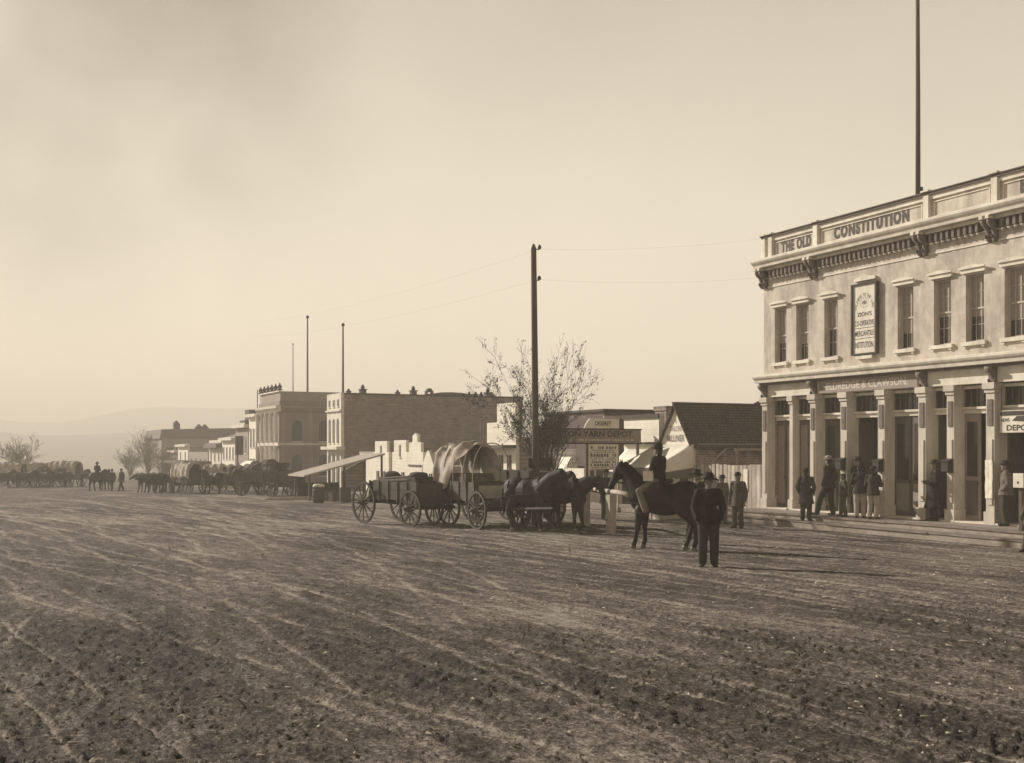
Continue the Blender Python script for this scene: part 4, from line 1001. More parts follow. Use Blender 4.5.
# ------------------------------------------------------------------ trees
def grow_tree(root, seed, base_stems, height, spread, leaves=0, twig_r=.006, twigm='bark', trunk_r=.14, trunk_h=.9, levels=5, lean=0):
    rng = random.Random(seed)
    tr = MB(); br = MB(); lf = MB()
    tr.tube([(0, 0, -.3), (0, 0, 0), (lean*.3, 0, trunk_h*.5), (lean, 0, trunk_h)], [trunk_r*1.5, trunk_r*1.2, trunk_r, trunk_r*.85], 10)
    def leaf(p):
        s = rng.uniform(.035, .075)
        d1 = Vector((rng.gauss(0, 1), rng.gauss(0, 1), rng.gauss(0, 1))).normalized(); d2 = d1.orthogonal().normalized(); d3 = d1.cross(d2)
        q = [p, p+d2*s+d3*s*.4, p+d2*s*1.9+d1*s*.3, p+d2*s-d3*s*.5]
        lf.add([tuple(x) for x in q], [(0, 1, 2, 3)])
    def branch(p, d, ln, r, lv):
        pts = [p]; rad = [r]; n_ = 4; dd = d.copy()
        for i in range(n_):
            dd = (dd + Vector((rng.gauss(0, .10), rng.gauss(0, .10), .04+rng.gauss(0, .06)))).normalized()
            pts.append(pts[-1]+dd*ln/n_); rad.append(max(twig_r, r*(1-.55*(i+1)/n_)))
        br.tube(pts, rad, 5 if lv > 1 else 4, cap=False)
        if lv <= 2 and leaves:
            for i in range(leaves):
                if rng.random() < .5:
                    for q in range(rng.choice((1, 2, 4))): leaf(rng.choice(pts[1:])+Vector((rng.gauss(0, .05), rng.gauss(0, .05), rng.gauss(0, .05))))
        if lv == 0: return
        for i in range(rng.choice((2, 3, 3)) if lv > 1 else rng.choice((2, 3, 4))):
            k_ = rng.choice((1, 2, 3, 4, 4)); a_ = rng.uniform(0, 6.28); tilt = rng.uniform(.25, .7)
            o_ = dd.orthogonal().normalized(); o_.rotate(Matrix.Rotation(a_, 3, dd)); nd = (dd*math.cos(tilt)+o_*math.sin(tilt)).normalized()
            branch(pts[k_], nd, ln*rng.uniform(.5, .8), max(twig_r, rad[k_]*.62), lv-1)
    for i in range(base_stems):
        a_ = i/base_stems*6.28+rng.uniform(-.3, .3); t = rng.uniform(.15, 1)*spread
        d = Vector((math.cos(a_)*t, math.sin(a_)*t, 1)).normalized()
        branch(Vector((lean*(.6+.4*rng.random()), 0, trunk_h*rng.uniform(.7, 1)-.03)), d, height*rng.uniform(.34, .46), trunk_r*rng.uniform(.3, .5), levels-1)
    tr.build('trunk', twigm if twigm != 'bark' else 'bark', root, True)
    br.build('crown', twigm, root, True)
    if leaves: lf.build('leaves', 'leaf', root)
tt_ = thing('street_tree', 'bare spreading tree with a few dry leaves behind the telegraph pole', 'tree', G(545, 40))
grow_tree(tt_, 31, 12, 6.0, .5, leaves=1, trunk_r=.15, trunk_h=1.0, levels=6, twig_r=.005)
tt_.scale = (.70, .70, .89)
t2 = thing('street_tree', 'slender second bare tree just right of the telegraph pole', 'tree', G(553, 41.5))
grow_tree(t2, 23, 4, 4.0, .45, leaves=1, trunk_r=.10, trunk_h=1.3, levels=5, twig_r=.0055, lean=-.2)
for px, Y_, h_, sp_, sd_, st, lb in ((18, 150, 5.6, .75, 3, 26, 'rounded hazy bare tree above the row of wagons at the left edge'), (148, 160, 6.8, .35, 5, 20, 'tall narrow hazy bare tree left of the far row of shops'), (130, 165, 4.4, .8, 9, 18, 'low spreading hazy bare tree left of the tall narrow one'), (163, 150, 3.8, .7, 12, 14, 'small hazy bare tree close against the long dark building')):
    o = thing('bare_tree', lb, 'tree', on_ground(px, Y_), 0, 'hazy trees at the far end of the street')
    grow_tree(o, sd_, st, h_, sp_, 0, .012, 'twig', .14, .6, 5)

# ------------------------------------------------------------------ wagons
def wheel(root, x, y, d, sgn, simple=False):
    r = d/2; n_ = 28
    mb = MB()
    for (r0_, r1_, w_) in ((r-.07, r-.012, .028),):
        rings = []
        for i in range(n_+1):
            t = 2*math.pi*i/n_; c, s = math.cos(t), math.sin(t)
            rings.append([(r0_*c, -w_, r0_*s), (r1_*c, -w_, r1_*s), (r1_*c, w_, r1_*s), (r0_*c, w_, r0_*s)])
        mb.ring_loft(rings, True, False)
    wr = mb.mesh('wheel', 'wood'); o = link('wheel', wr, root); o.location = (x, y, r)
    mb = MB(); rings = []
    for i in range(n_+1):
        t = 2*math.pi*i/n_; c, s = math.cos(t), math.sin(t)
        rings.append([((r-.011)*c, -.032, (r-.011)*s), (r*c, -.032, r*s), (r*c, .032, r*s), ((r-.011)*c, .032, (r-.011)*s)])
    mb.ring_loft(rings, True, False); mb.build('tyre', 'iron', o)
    mb = MB(); rings = []
    for yy_, rr_ in ((-.16, .05), (-.15, .065), (-.06, .10), (.06, .10), (.15, .065), (.2, .05), (.24, .03)):
        rings.append([(rr_*math.cos(k_*.52), yy_*sgn, rr_*math.sin(k_*.52)) for k_ in range(12)])
    mb.ring_loft(rings); mb.build('hub', 'wood', o, True)
    for i in range(12):
        t = 2*math.pi*i/12; mb = MB(); mb.tube([(.08*math.cos(t), .02*sgn, .08*math.sin(t)), ((r-.06)*math.cos(t), 0, (r-.06)*math.sin(t))], [.026, .019], 6); mb.build('spoke', 'wood', o)
    return o
def wagon(label, loc, rz, wb=2.4, cover=None, load=None, group=None, bed=(-1.45, 1.65), tongue=True, hi=1.42, tail=True):
    t = thing('wagon', label, 'wagon', loc, rz, group)
    xr, xf = -wb/2, wb/2
    for x, d in ((xr, 1.4), (xf, 1.18)):
        for s in (-1, 1): wheel(t, x, s*.76, d, s)
        mb = MB(); mb.tube([(x, -.8, d/2), (x, .8, d/2)], .045, 8); mb.build('axle', 'iron', t)
        mb = MB(); mb.box(x-.07, x+.07, -.55, .55, d/2+.05, .86); mb.build('bolster', 'wood', t)
    mb = MB(); mb.tube([(xr, 0, .7), (xf, 0, .62)], .05, 6); mb.build('reach', 'wood', t)
    z0 = .88; x0, x1 = bed
    mb = MB(); mb.box(x0, x1, -.53, .53, z0-.04, z0); mb.build('floor', 'wood', t)
    for s in (-1, 1):
        mb = MB(); mb.box(x0, x1, s*.535, s*.565, z0-.05, z0+.26); mb.box(x0, x1, s*.537, s*.563, z0+.27, hi)
        for xx in np.linspace(x0+.1, x1-.1, 6): mb.box(xx-.03, xx+.03, s*.566, s*.60, z0-.12, hi+.02)
        mb.build('side_board', 'wood', t)
    mb = MB(); mb.box(x0-.03, x0, -.53, .53, z0-.04, hi-.03); mb.build('tailgate', 'wood', t)
    mb = MB(); mb.box(x1, x1+.03, -.53, .53, z0-.04, hi-.03); mb.build('front_board', 'wood', t)
    if tongue:
        mb = MB(); mb.tube([(xf-.1, 0, .6), (xf+3.1, 0, .78)], [.05, .035], 8); mb.build('tongue', 'wood_dark', t)
        mb = MB(); mb.tube([(xf+.55, -.4, .62), (xf+.55, .4, .62)], .014, 6); mb.build('singletree', 'iron', t)
    if not cover and load != 'poles':
        mb = MB(); mb.box(x1-.55, x1-.2, -.5, .5, hi+.1, hi+.14); mb.box(x1-.24, x1-.2, -.5, .5, hi+.14, hi+.42); mb.tube([(x1-.4, -.5, hi-.02), (x1-.4, -.5, hi+.1)], .02, 5); mb.tube([(x1-.4, .5, hi-.02), (x1-.4, .5, hi+.1)], .02, 5); mb.build('seat', 'wood_dark', t)
    if load == 'poles':
        for k_ in range(7):
            mb = MB(); y_ = -.4+.13*k_; mb.tube([(x0+.1+random.uniform(-.1, .2), y_, hi+.02+random.uniform(-.1, .06)), (x1-.7+random.uniform(-.3, .3), y_+random.uniform(-.1, .1), hi+.10+random.uniform(-.05, .1))], random.uniform(.04, .07), 7)
            o = mb.build('log', 'wood', t)
    if load == 'poles':
        for k_, (xx, yy2, hx_, hy_, hz2) in enumerate(((-.9, .1, .35, .3, .35), (.9, -.1, .3, .35, .42), (.35, .2, .25, .2, .3))):
            mb = MB(); mb.box(xx-hx_, xx+hx_, yy2-hy_, yy2+hy_, z0+.01, hi+hz2*.5-.05); mb.build('packing_box', 'wood_dark', t)
            mb = MB(); mb.ell((xx, yy2, hi+hz2*.5), (hx_*.9, hy_*.9, .13), n=12, m=7); mb.v = [(x+.03*math.sin(9*y+k_), y, z+.03*math.sin(11*x+k_)) for x, y, z in mb.v]; mb.build('sack', 'cloth_brown', t, True)
    if load == 'hay':
        mb = MB()
        for k_ in range(26): mb.ell((random.uniform(x0+.2, x1-.3), random.uniform(-.42, .42), hi+random.uniform(-.1, .45)), (random.uniform(.25, .45), random.uniform(.2, .35), random.uniform(.15, .3)), n=10, m=6)
        link('hay_load', blob(mb, .07, 'hay_load', 'hay'), t)
    if cover:
        zt_ = 2.62 if cover != 'low' else 2.45
        def arch(x, t_, rad=1.0):
            """t_ 0..1 from the near lower edge over the top to the far side"""
            a_ = math.pi*t_; c = -math.cos(a_); s = math.sin(a_)
            return Vector((x, (abs(c)**.75)*math.copysign(1, c)*.66*rad, hi-.12+(abs(s)**.8)*(zt_-hi+.12)*rad))
        hx = np.linspace(x0+.05, x1-.05, 5)
        for x in hx:
            mb = MB(); mb.tube([arch(x, k_/16) for k_ in range(17)], .017, 6); mb.build('hoop', 'wood_pale', t)
        rings = []; nu, nv = 46, 30; rs = np.random.RandomState(4)
        ph = rs.uniform(0, 6.3, 8)
        for i in range(nu+1):
            u_ = i/nu; ring = []
            for j in range(nv+1):
                v_ = j/nv
                # near side (small v) is drawn back: the front edge leans to the rear there
                xf_ = x1+.12 if cover != 'open' else (x1-.55) - 1.3*max(0, 1-v_/.45)**1.1
                x_ = x0-.28 + (xf_-(x0-.28))*u_
                f = abs(math.sin((x_-hx[0])/(hx[1]-hx[0])*math.pi))
                wr_ = .024*math.sin(v_*26+ph[0]+u_*9)+.03*math.sin(u_*19+v_*11+ph[1])+.016*math.sin(v_*53+u_*17+ph[2])
                p_ = arch(x_, v_, 1.03-.085*f+wr_+.05*math.sin(v_*5+u_*9)*(.4+.6*u_))
                if x_ < x0: p_.z -= .10*(x0-x_)/.28; p_.y *= 1-.12*(x0-x_)/.28
                if v_ < .04 or v_ > .96: p_.z -= .10+.04*math.sin(u_*31+ph[3])
                ring.append(tuple(p_))
            rings.append(ring)
        mb = MB(); mb.ring_loft(rings, closed=False); o = mb.build('canvas_cover', 'canvas', t, True); md = o.modifiers.new('t', 'SOLIDIFY'); md.thickness = .012
        if cover == 'open':
            mb = MB(); mb.box(x0+.5, x1-.9, -.45, .45, z0+.01, hi+.25); mb.build('cargo_box', 'wood', t)
            mb = MB(); mb.ell((x1-1.1, .1, hi+.02), (.3, .3, .16)); mb.build('cargo_sack', 'cloth_grey', t, True)
            mb = MB(); mb.box(x1-.5, x1-.03, -.50, .50, hi-.3, hi-.26); mb.box(x1+.032, x1+.05, -.48, .48, z0+.05, hi-.1); mb.build('seat', 'wood_pale', t)
        else:
            mb = MB(); mb.prism([(-.5, hi-.1), (.5, hi-.1), (.5, hi+.6), (.3, zt_-.25), (-.3, zt_-.25), (-.5, hi+.6)], 0, x0+.15, x0+.2); mb.build('rear_flap', 'cloth_brown', t)
    return t
def wplace(px, Y, px2, Y2):
    a_, b_ = Vector((PX(px, Y), Y, 0)), Vector((PX(px2, Y2), Y2, 0)); d = (b_-a_); c = (a_+b_)/2
    c.z = gxy(c.x, c.y); return c, math.atan2(d.y, d.x), d.length
# heading h: near wheels lie on the right hand side (local -y)
def wagon_near(px_r, Y_r, px_f, Y_f, **k):
    r_, f_ = Vector((PX(px_r, Y_r), Y_r, 0)), Vector((PX(px_f, Y_f), Y_f, 0)); d = (f_-r_); wb = d.length; d.normalize()
    left = Vector((-d.y, d.x, 0)); c = (r_+f_)/2+left*.76; c.z = gxy(c.x, c.y)
    return wagon(loc=c, rz=math.atan2(d.y, d.x), wb=wb, **k), d
wA, dA = wagon_near(363.5, 36.7, 410, 34.6, label='open farm wagon loaded with rough logs, behind the covered wagon', load='poles', bed=(-1.35, 1.55), tongue=False, group='large wagons standing in the street')
wB, dB = wagon_near(434, 35.6, 477, 33.0, label='large covered wagon with its canvas drawn back from bare hoops', cover='open', bed=(-1.75, 1.05), group='large wagons standing in the street')
wC = wagon('dark high sided wagon box standing beyond the team horses', on_ground(513, 36.6), wB.rotation_euler.z+.15, 2.4, group='large wagons standing in the street', tongue=False, hi=1.75)

# ------------------------------------------------------------------ horses and oxen
def horse(label, loc, rz, coat='coat_bay', neck='up', ox=False, group=None, tack=True, scale=1.0, voxel=.022, legs=0.0, harness=False, saddle=False):
    t = thing('draft_ox' if ox else 'horse', label, 'ox' if ox else 'horse', loc, rz, group); t.scale = (scale,)*3
    mb = MB()
    mb.ell((.42, 0, 1.13), (.40, .255, .37)); mb.ell((.0, 0, 1.09), (.58, .31, .365)); mb.ell((-.48, 0, 1.18), (.39, .29, .345))
    mb.cap((.45, 0, 1.36), (-.1, 0, 1.32), .12, .13); mb.cap((-.1, 0, 1.30), (-.6, 0, 1.33), .14, .15); mb.ell((.62, 0, 1.10), (.15, .17, .22))
    mb.ell((-.68, 0, 1.18), (.17, .20, .24))
    if ox: A, B, C_ = (.55, 0, 1.22), (1.0, 0, 1.25), (1.42, 0, .98)
    elif neck == 'up': A, B, C_ = (.52, 0, 1.28), (1.00, 0, 1.80), (1.24, 0, 1.36)
    elif neck == 'level': A, B, C_ = (.52, 0, 1.28), (1.12, 0, 1.62), (1.38, 0, 1.18)
    else: A, B, C_ = (.52, 0, 1.22), (1.15, 0, 1.42), (1.32, 0, .95)
    A, B, C_ = Vector(A), Vector(B), Vector(C_)
    mid = (A+B)/2+Vector((-.02, 0, .03))
    mb.cap(A+Vector((0, 0, -.08)), mid, .29, .20); mb.cap(mid, B, .20, .135); mb.cap(A+Vector((.08, 0, -.16)), mid+Vector((.05, 0, -.08)), .18, .12)
    mb.cap(B+Vector((.02, 0, -.02)), B.lerp(C_, .35), .125, .122); mb.cap(B.lerp(C_, .3), B.lerp(C_, .8), .105, .078); mb.cap(B.lerp(C_, .75), C_, .078, .068)
    mb.ell(B.lerp(C_, .25)+Vector((-.04, 0, -.07)), (.09, .06, .10))
    for s in (-1, 1):
        if ox: mb.cap(B+Vector((0, s*.1, .02)), B+Vector((-.04, s*.22, 0)), .035, .02)
        else: mb.cap(B+Vector((-.02, s*.05, .08)), B+Vector((-.01, s*.06, .20)), .028, .008)
        mb.cap((.48, s*.13, 1.08), (.47, s*.15, .84), .13, .085)
    hoofs = []
    st = ((.50, -.15, -.02), (.50, .15, .12), (-.62, -.15, .16), (-.60, .15, -.10))
    for i, (x, y, dx_) in enumerate(st):
        dx_ += legs*random.uniform(-.1, .1)
        if i < 2:
            k_ = Vector((x+dx_*.5, y, .50)); f_ = Vector((x+dx_, y, .17)); h_ = Vector((x+dx_+.04, y, .07))
            mb.cap((x, y, .86), k_, .125, .074); mb.ell(k_, (.074, .07, .08)); mb.cap(k_, f_, .060, .049); mb.ell(f_, (.060, .055, .058)); mb.cap(f_, h_, .050, .065)
        else:
            mb.cap((-.50, y*.9, 1.12), (-.42, y*1.05, .86), .20, .115); hk = Vector((-.70+dx_*.5, y, .56)); f_ = Vector((-.66+dx_, y, .18)); h_ = Vector((-.61+dx_, y, .07))
            mb.cap((-.58, y, 1.05), (-.62, y, .80), .17, .09)
            mb.cap((-.44, y*1.03, .88), hk, .15, .078); mb.ell(hk+Vector((-.02, 0, .02)), (.08, .06, .088)); mb.cap(hk, f_, .064, .052); mb.ell(f_, (.062, .056, .058)); mb.cap(f_, h_, .050, .066)
        hoofs.append(h_)
    body = blob(mb, voxel, 'body', 'coat_ox' if ox else coat, t, 3)
    for h_ in hoofs:
        mb = MB(); mb.lathe([(.072, 0), (.076, .008), (.058, .085)], (h_.x+.01, h_.y, 0), 12); mb.build('hoof', 'hoof', t, True)
    mb = MB()
    if ox: mb.cap((-.86, 0, 1.32), (-.93, 0, .8), .025, .018); mb.cap((-.93, 0, .8), (-.92, 0, .62), .045, .02)
    else: mb.cap((-.83, 0, 1.32), (-.93, 0, 1.15), .045, .06); mb.cap((-.93, 0, 1.15), (-.93, 0, .75), .065, .07); mb.cap((-.93, 0, .75), (-.90, 0, .42), .07, .02)
    blob(mb, .02, 'tail', coat, t)
    if ox:
        for s in (-1, 1):
            mb = MB(); mb.tube([B+Vector((.03, s*.07, .07)), B+Vector((.03, s*.22, .12)), B+Vector((.08, s*.33, .22)), B+Vector((.10, s*.33, .34))], [.032, .028, .018, .006], 8); mb.build('horn', 'hoof', t, True)
    else:
        mb = MB(); n_ = 9
        for i in range(n_+1):
            p = (A+Vector((-.05, 0, .15))).lerp(B+Vector((-.05, 0, .10)), i/n_)+Vector((-.05, 0, .055*math.sin(math.pi*i/n_)))
            mb.cap(p, p+Vector((.02, -.06, -.14-.04*random.random())), .038, .02, 8)
        mb.cap(B+Vector((0, 0, .10)), B+Vector((.09, 0, 0)), .035, .02)
        blob(mb, .018, 'mane', coat, t)
        if tack:
            mb = MB(); q = B.lerp(C_, .72); dd = (C_-B).normalized(); up_ = Vector((-dd.z, 0, dd.x))
            for c_, r_ in ((B.lerp(C_, .72), .078), (B.lerp(C_, .12), .125)):
                ring = [c_+Vector((0, math.cos(k_*.524), 0))*r_+up_*math.sin(k_*.524)*r_*1.05 for k_ in range(13)]
                mb.tube(ring, .011, 5)
            for s in (-1, 1):
                mb.tube([B.lerp(C_, .12)+Vector((0, s*.12, 0)), B.lerp(C_, .72)+Vector((0, s*.078, 0))], .010, 5)
            mb.build('bridle', 'leather', t)
            mb = MB()
            e_ = Vector((.25, 0, 1.52)) if saddle else Vector((-.1, 0, 1.45))
            for s in (-1, 1): q0_ = B.lerp(C_, .75)+Vector((0, s*.08, 0)); q1_ = e_+Vector((0, s*.08, 0)); mb.tube([q0_, q0_.lerp(q1_, .5)+Vector((0, s*.12, -.08)), q1_], .009, 5)
            mb.build('reins', 'leather', t)
    if harness:
        mb = MB(); ring = []
        for k_ in range(21):
            a_ = k_/20*6.283; ring.append(Vector((.56-.16*math.sin(a_), .225*math.cos(a_), 1.17+.34*math.sin(a_))))
        mb.tube(ring, .045, 8); mb.build('collar', 'leather', t, True)
        mb = MB()
        for s in (-1, 1): mb.tube([(.6, s*.24, 1.1), (-.1, s*.305, 1.02), (-.75, s*.27, .95), (-1.25, s*.3, .72)], .02, 6)
        for x in (.0, -.55): mb.tube([Vector((x, .30*math.cos(k_*.35), 1.16+.335*math.sin(k_*.35))) for k_ in range(10)], .016, 5)
        mb.build('harness', 'leather', t)
    if saddle:
        mb = MB(); mb.ell((.12, 0, 1.47), (.28, .17, .05)); mb.cap((.34, 0, 1.47), (.40, 0, 1.60), .05, .03); mb.cap((-.12, -.14, 1.50), (-.12, .14, 1.50), .06, .06)
        for s in (-1, 1): mb.ell((.12, s*.27, 1.25), (.22, .035, .25))
        blob(mb, .02, 'saddle', 'leather', t)
    return t
def two(px, Y): v = on_ground(px, Y); return v
tm = Vector((math.cos(wB.rotation_euler.z), math.sin(wB.rotation_euler.z), 0))
h1 = horse('near dark team horse harnessed in front of the covered wagon', on_ground(529, 32.2), R(-38), 'coat_bay', 'level', harness=True, group='team horses of the covered wagon', scale=1.04)
h2 = horse('lead team horse with its head hanging beside the hitching rail', on_ground(560, 32.6), R(-22), 'coat_bay', 'down', harness=True, group='team horses of the covered wagon', scale=1.04)
h3 = horse('farther team horse half hidden behind the near team horse', on_ground(540, 33.9), R(-35), 'coat_bay', 'level', harness=True, group='team horses of the covered wagon')
hr = horse('black saddle horse standing in profile under its rider', on_ground(664, 25.2), R(157), 'coat_black', 'up', saddle=True, scale=1.03, voxel=.016)

# ------------------------------------------------------------------ people
def person(label, loc, rz, H=1.75, arms='down', legs='stand', hat='wide', coat='cloth_dark', trousers='cloth_grey', coat_len=.84, shirt=None, group=None, vox=.012, lean=0, gown=False, woman=False, dark_face=False):
    t = thing('person', label, 'person', loc, rz, group); s_ = H/1.75; t.scale = (s_,)*3
    sh = .185 if not woman else .165
    J = {}
    if legs == 'ride':
        pz_ = 0.0
        J['hip'] = [(-.10, 0, 0), (.10, 0, 0)]; J['knee'] = [(-.30, .34, -.22), (.30, .34, -.22)]; J['ank'] = [(-.31, .16, -.66), (.31, .16, -.66)]; J['toe'] = [(-.33, .33, -.70), (.33, .33, -.70)]
        dz = -.92
    else:
        st = {'stand': ((-.11, .0), (.11, .02)), 'apart': ((-.20, -.02), (.20, .08)), 'stride': ((-.10, .34), (.10, -.24)), 'step': ((-.10, .36), (.11, -.05))}[legs]
        J['hip'] = [(-.10, 0, .92), (.10, 0, .92)]
        J['knee'] = [((st[0][0]-.10)/2-.0, st[0][1]*.55+.035, .50), ((st[1][0]+.10)/2, st[1][1]*.55+.035, .50)]
        J['ank'] = [(st[0][0], st[0][1]-.02, .085), (st[1][0], st[1][1]-.02, .085)]
        J['toe'] = [(st[0][0]-.03, st[0][1]+.15, .035), (st[1][0]+.03, st[1][1]+.15, .035)]
        dz = 0
    def V(x, y, z): return Vector((x, y + lean*(z-.9), z+dz))
    arm = {'down': ((.255, -.04, 1.13), (.27, .04, .88)), 'pocket': ((.272, -.06, 1.13), (.215, .08, .92)), 'folded': ((.26, .04, 1.14), (.02, .25, 1.13)), 'reins': ((.25, .05, 1.16), (.10, .30, 1.08)), 'hip': ((.36, -.05, 1.16), (.20, .06, 1.0)), 'behind': ((.27, -.12, 1.15), (.07, -.17, .97))}[arms]
    head = V(0, .02, 1.625)
    b_ = MB()
    b_.ell(head, (.076, .098, .115)); b_.ell(head+Vector((0, .02, -.055)), (.055, .07, .065)); b_.cap(head+Vector((0, .092, .005)), head+Vector((0, .112, -.022)), .010, .014)
    b_.ell(head+Vector((0, .088, -.062)), (.028, .014, .008)); b_.ell(head+Vector((0, .078, -.10)), (.025, .02, .018)); b_.ell(head+Vector((0, .083, .030)), (.055, .018, .010))
    for k_ in (-1, 1): b_.ell(head+Vector((k_*.078, -.005, -.005)), (.012, .02, .032))
    b_.cap(V(0, 0, 1.42), V(0, .012, 1.56), .062, .055); b_.cap(V(0, -.01, 1.30), V(0, 0, 1.02), .12, .115); b_.cap(V(-sh+.05, 0, 1.42), V(sh-.05, 0, 1.42), .065, .065); b_.cap(V(0, 0, 1.05), V(0, 0, .93), .125, .13)
    for i, k_ in enumerate((-1, 1)):
        hp, kn, an, to = (Vector(J[x][i]) for x in ('hip', 'knee', 'ank', 'toe'))
        b_.cap(hp, kn, .085, .055); b_.cap(kn, an, .052, .036); b_.cap(an+Vector((0, -.03, -.03)), to, .035, .028)
        S = V(k_*sh, -.005, 1.42); E = V(k_*arm[0][0], arm[0][1], arm[0][2]); Wr = V(k_*arm[1][0], arm[1][1]+(.03 if k_ > 0 else 0), arm[1][2])
        b_.cap(S, E, .052, .04); b_.cap(E, Wr, .038, .026)
        d = (Wr-E).normalized(); side = Vector((0, 1, 0)) if abs(d.y) < .7 else Vector((0, 0, 1))
        side = (side-d*side.dot(d)).normalized(); nrm = d.cross(side)
        if arms != 'pocket':
            for f, (o_, ln) in enumerate(((-.030, .060), (-.010, .075), (.010, .080), (.030, .070))):
                base = Wr+d*.075+side*o_; k1 = base+d*ln*.5+nrm*(-k_)*.008; b_.cap(Wr+d*.02+side*o_*.5, base, .016, .012, 8); b_.cap(base, k1, .010, .0095, 8); b_.cap(k1, k1+d*ln*.45+nrm*(-k_)*.025, .0095, .008, 8)
            b_.cap(Wr+d*.03+side*.02, Wr+d*.06+side*.055, .013, .011, 8); b_.cap(Wr+d*.06+side*.055, Wr+d*.095+side*.06, .011, .009, 8)
        J.setdefault('arm', []).append((S, E, Wr, d))
    body = blob(b_, min(vox, .010), 'body', 'skin', t, 1)
    c = MB()
    c.cap(V(0, -.01, 1.35), V(0, 0, 1.08), .155, .15); c.ell(V(0, -.01, 1.27), (.205, .145, .18)); c.cap(V(-sh+.03, -.005, 1.425), V(sh-.03, -.005, 1.425), .075, .075); c.cap(V(0, -.015, 1.47), V(0, -.01, 1.50), .075, .062)
    c.ell(V(0, 0, 1.03), (.195, .15, .17))
    for S, E, Wr, d in J['arm']: c.cap(S, E, .080, .070); c.cap(E, Wr-d*.01, .068, .052)
    if legs != 'ride':
        n_ = 20; bot = coat_len; rings = []
        for z_, rx, ry in ((1.12, .175, .14), (.98, .205, .16), (max(bot, .0)+(.98-bot)*.4, .22+.03*(.98-bot), .18+.03*(.98-bot)), (bot, .23+.10*(.98-bot), .19+.12*(.98-bot))):
            rings.append([V(rx*math.cos(6.283*k_/n_)*(1+.03*math.sin(5*6.283*k_/n_)), ry*math.sin(6.283*k_/n_)*(1+.04*math.sin(4*6.283*k_/n_+1)), z_) for k_ in range(n_)])
        c.ring_loft(rings)
    else:
        c.ell(V(0, -.02, .93), (.185, .16, .12))
    if gown:
        n_ = 22; rings = []
        for z_, rx, ry in ((1.05, .15, .12), (.8, .21, .19), (.4, .28, .27), (.02, .34, .33)):
            rings.append([V(rx*math.cos(6.283*k_/n_)*(1+.05*math.sin(7*6.283*k_/n_)), ry*math.sin(6.283*k_/n_)*(1+.05*math.cos(6*6.283*k_/n_)), z_) for k_ in range(n_)])
        c.ring_loft(rings)
    blob(c, vox*1.15, 'dress' if gown else 'coat', coat, t, 2)
    if shirt:
        m_ = MB(); m_.prism([(-.05, 1.46+dz), (.05, 1.46+dz), (.0, 1.26+dz)], 1, .10, .150); m_.build('shirt_front', shirt, t)
        m_ = MB(); m_.cap(V(-.04, .05, 1.485), V(.04, .05, 1.485), .03, .03); m_.build('collar', shirt, t, True)
    if not gown:
        l_ = MB(); l_.ell(V(0, 0, .93), (.165, .125, .12))
        for i, k_ in enumerate((-1, 1)):
            hp, kn, an = (Vector(J[x][i]) for x in ('hip', 'knee', 'ank'))
            l_.cap(hp, kn, .115, .092); l_.cap(kn, an+Vector((0, 0, .02)), .09, .08)
        blob(l_, vox*1.15, 'trousers', trousers, t, 2)
    for i, k_ in enumerate((-1, 1)):
        an, to = Vector(J['ank'][i]), Vector(J['toe'][i]); m_ = MB(); m_.cap(an+Vector((0, 0, .03)), an+Vector((0, -.01, -.03)), .052, .048); m_.cap(an+Vector((0, -.035, -.04)), to, .042, .04)
        v_ = blob(m_, .012, 'boot', 'leather', t, 1)
    hd = head
    m_ = MB(); m_.ell(hd+Vector((0, -.028, .02)), (.083, .090, .105)); m_.ell(hd+Vector((0, -.05, -.05)), (.07, .05, .06))
    if woman: m_.ell(hd+Vector((0, -.10, -.02)), (.05, .045, .05))
    blob(m_, .012, 'hair', 'hair', t, 1)
    if hat:
        m_ = MB(); zc = .055; br_ = {'wide': .20, 'bowler': .145, 'cap': .085, 'low': .15}[hat]; cr_ = {'wide': .115, 'bowler': .115, 'cap': .07, 'low': .10}[hat]
        prof = [(.098, zc+.01), (br_, zc-.012 if hat == 'wide' else zc+.01), (br_+.004, zc), (.100, zc+.022), (.094, zc+cr_*.65), (.080, zc+cr_*.95), (.045, zc+cr_+.012), (.002, zc+cr_+.012 if hat != 'wide' else zc+cr_-.01)]
        m_.lathe(prof, hd, 24); m_.v = [(x, y*1.12-.12*hd.y, z+(.02*math.sin(x*14+1) if hat == 'wide' and math.hypot(x-hd.x, y-hd.y) > .12 else 0)) for x, y, z in m_.v]
        o = m_.build('hat', 'felt' if not dark_face else 'felt_pale', t, True)
        m_ = MB(); m_.lathe([(.100, zc+.02), (.1015, zc+.022), (.099, zc+.045), (.097, zc+.046)], hd, 24); m_.v = [(x, y*1.12-.12*hd.y, z) for x, y, z in m_.v]; m_.build('hatband', 'leather', o, True)
    return t
def facecam(px, off=0): return R(180)-math.atan((px-512)/F)*1+R(off)
person('man in a wide black hat standing alone in the street with hands in pockets', G(708.5, 20.7), R(180-8), 1.74, 'pocket', 'stand', 'wide', 'cloth_black', 'cloth_dark', .84, vox=.009)
person('man in a wide hat and pale shirt sleeve standing just behind the black horse', G(697, 27.2), R(150), 1.78, 'down', 'apart', 'wide', 'cloth_dark', 'cloth_dark', .86, shirt='cloth_light')
